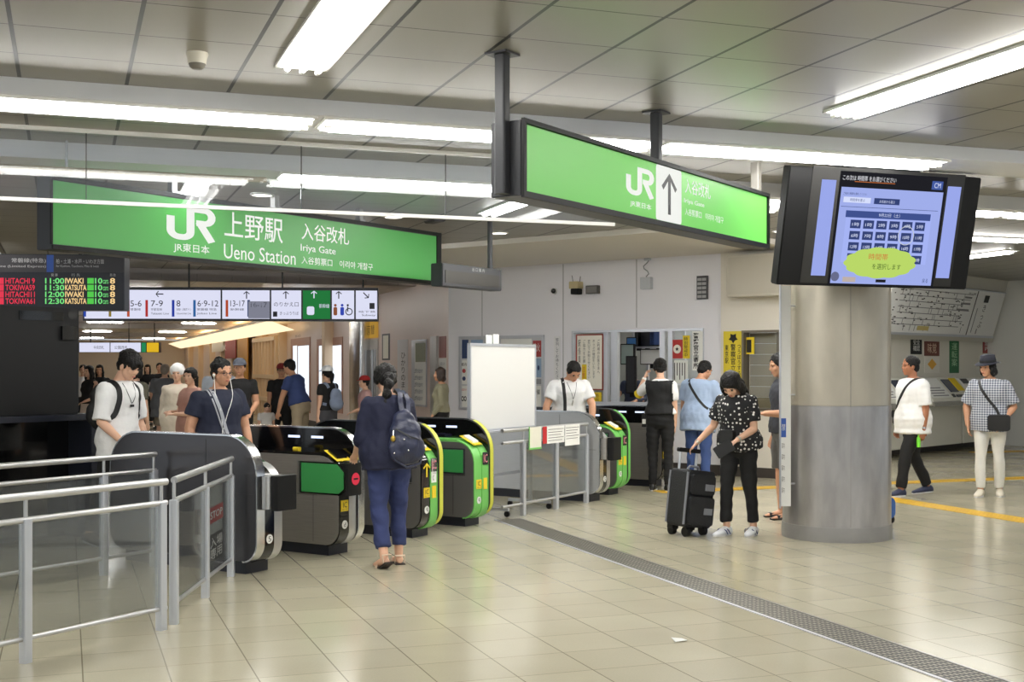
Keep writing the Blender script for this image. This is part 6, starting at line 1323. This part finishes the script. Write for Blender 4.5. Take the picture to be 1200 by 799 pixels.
# clerk inside the office
p = WF.hit(744, 440, 1.15); P = WF.at(p[0], 1.15); rt, J = human('clerk with a dark cap seen through the open ticket window', P.x, P.y, (-.55, -.84), 1.60, lean=8, head=(24, 10), armR=((.3, .4, -.8), (-.2, .8, -.1)), armL=((.3, .35, -.9), (-.2, .8, -.1)), sk=SK2, top=cloth('uniform', (54, 62, 84)), sleeve=1.9, bottom=BK, shoe=BK, near=False)
# people beyond the gates: (label, px of the head, Y, facing, height, ...)
def far(label, px, Y, facing, h, **k): return human(label, (px - 600) / F * Y, Y, facing, h, near=False, **k)
far('woman in olive long sleeved top standing by the passage corner', 517, 18.8, (-.95, .1), 1.545, fem=True, hair='bob', top=cloth('olive', (150, 146, 122)), sleeve=1.9, bottom=BK, shoe=BK, armL=((.2, -.1, -1), (-.1, .6, -.7)), armR=((.2, 0, -1), (-.1, .5, -.7)), hairm=mat('hair_brown', (54, 40, 34), .5, noise=.3, nscale=50), sk=SK2)
far('child in a red peaked cap beside the woman at the gates', 428, 20.2, (-.8, -.3), 1.40, cap=('cap', cloth('cap_red', (178, 40, 40))), hair='short', top=cloth('pink', (214, 170, 166)), bottom=BK, shoe=BK, armL=((.2, .3, -1), (0, .9, -.3)))
rt, J = far('woman in white cap and black top with a denim bag on her back', 384, 19.4, (-.75, .62), 1.56, fem=True, hair='ponytail', cap=('cap', WH), top=BK, sleeve=.5, bottom=cloth('grey_dark', (70, 70, 76)), shoe=BK); backpack('pale denim backpack on the woman in the white cap', rt, J, cloth('denim_pale', (128, 140, 164)), .14, .20, .2)
far('man in blue T-shirt bending towards the man in black', 352, 19.8, (-.85, .30), 1.70, lean=16, hair='short', top=cloth('tee_blue', (56, 72, 122)), sleeve=.6, bottom=cloth('khaki', (176, 160, 134)), shoe=BK, armL=((.1, .4, -1), (.0, .3, -1)), sk=SK2, girth=1.08)
far('man in red cap and black T-shirt facing the man in blue', 330, 21.2, (.2, -.95), 1.60, hair='short', cap=('cap', cloth('cap_red2', (140, 44, 44))), top=BK, bottom=BK, shoe=BK, girth=1.05, glasses=True, sk=SK2)
far('small child crouching between the people in black shirts', 312, 20.0, (.5, -.85), .98, hair='short', top=cloth('child_white', (214, 210, 206)), bottom=BK, shoe=BK, head=(20, 0))
far('man in black T-shirt and grey cap behind the navy polo wearer', 281, 16.9, (.1, -1), 1.655, hair='short', cap=('cap', cloth('cap_grey', (96, 100, 112))), top=BK, bottom=BK, shoe=BK, armL=((.2, .1, -1), (-.2, .8, -.4)), armR=((.2, .1, -1), (-.3, .8, -.3)), sk=SK2)
far('person with dark hair just behind the head of the navy polo wearer', 257, 18.4, (.1, -1), 1.70, hair='short', top=cloth('pale_blue', (170, 178, 190)), bottom=BK, shoe=BK)
far('woman in dusty pink top with folded arms in the passage', 224, 14.9, (-.70, -.70), 1.55, fem=True, hair='ponytail', top=cloth('dusty_pink', (186, 140, 126)), sleeve=.7, hem=-.15, bottom=cloth('jean_dark', (52, 60, 100)), shoe=BK, armL=((.15, .3, -1), (-.5, .8, .0)), armR=((.15, .3, -1), (-.5, .8, .1)), loose=.02, head=(0, 25))
far('woman in white bonnet and cream clothes beside the woman in pink', 208, 16.2, (.05, -1), 1.575, fem=True, hair=None, cap=('hood', WH), top=cloth('cream', (216, 204, 186)), sleeve=1.6, hem=-.18, bottom=cloth('cream2', (214, 202, 182)), shoe=BK, loose=.02, girth=1.05)
rt, J = far('man in olive top with a dark backpack walking behind the young man in white', 159, 17.2, (.55, .80), 1.61, hair='bob', top=cloth('olive2', (92, 90, 76)), sleeve=.7, bottom=BK, shoe=BK); backpack('dark backpack on the man in olive in the passage', rt, J, cloth('charcoal', (50, 52, 60)))
far('woman in black dress carrying a white bag deep in the passage', 173, 33, (.1, -1), 1.62, fem=True, hair='long', top=BK, sleeve=1.2, bottom=BK, shoe=BK, armL=((.1, .2, -1), (-.5, .7, -.3)))
far('person in grey seen from behind in the passage', 193, 22.5, (-.1, 1), 1.60, hair='short', hairm=mat('hair_grey', (150, 138, 128), .5), top=cloth('grey', (112, 114, 120)), sleeve=.7, hem=-.25, loose=.03, bottom=cloth('grey_beige', (140, 128, 112)), leg_hem=.45, shoe=BK, girth=1.15)
far('dark haired man beyond the person in grey', 187, 31, (.2, -1), 1.65, hair='short', top=BK, bottom=BK, shoe=BK, sk=SK2)
far('woman in black camisole and pale skirt beside the black cabinet', 105, 22.5, (-.5, -.8), 1.58, fem=True, hair='long', top=BK, sleeve=0, bottom=cloth('skirt_pale', (220, 204, 190)), skirt=.5, shoe=BK, armL=((.15, .1, -1), (-.3, .8, -.3)))
far('woman with long dark hair behind the woman in the camisole', 117, 25.5, (.1, -1), 1.60, fem=True, hair='long', top=BK, bottom=BK, shoe=BK, sk=SK2)
far('person with dark hair peeking past the black cabinet', 97.5, 27, (.3, -1), 1.60, hair='short', top=WH, bottom=BK, shoe=BK)
t = carried('white_tote', 'white paper bag carried by the woman in black deep in the passage', 'bag', rt); t.location = ((177 - 600) / F * 32.8, 32.8, 0); MB().rbox(-.14, .14, -.05, .05, .78, 1.08, .02).build('bag', M_PAPER, t); MB().tube([(-.07, 0, 1.07), (-.05, 0, 1.2), (.05, 0, 1.2), (.07, 0, 1.07)], .008, 6).build('handle', M_PAPER, t)
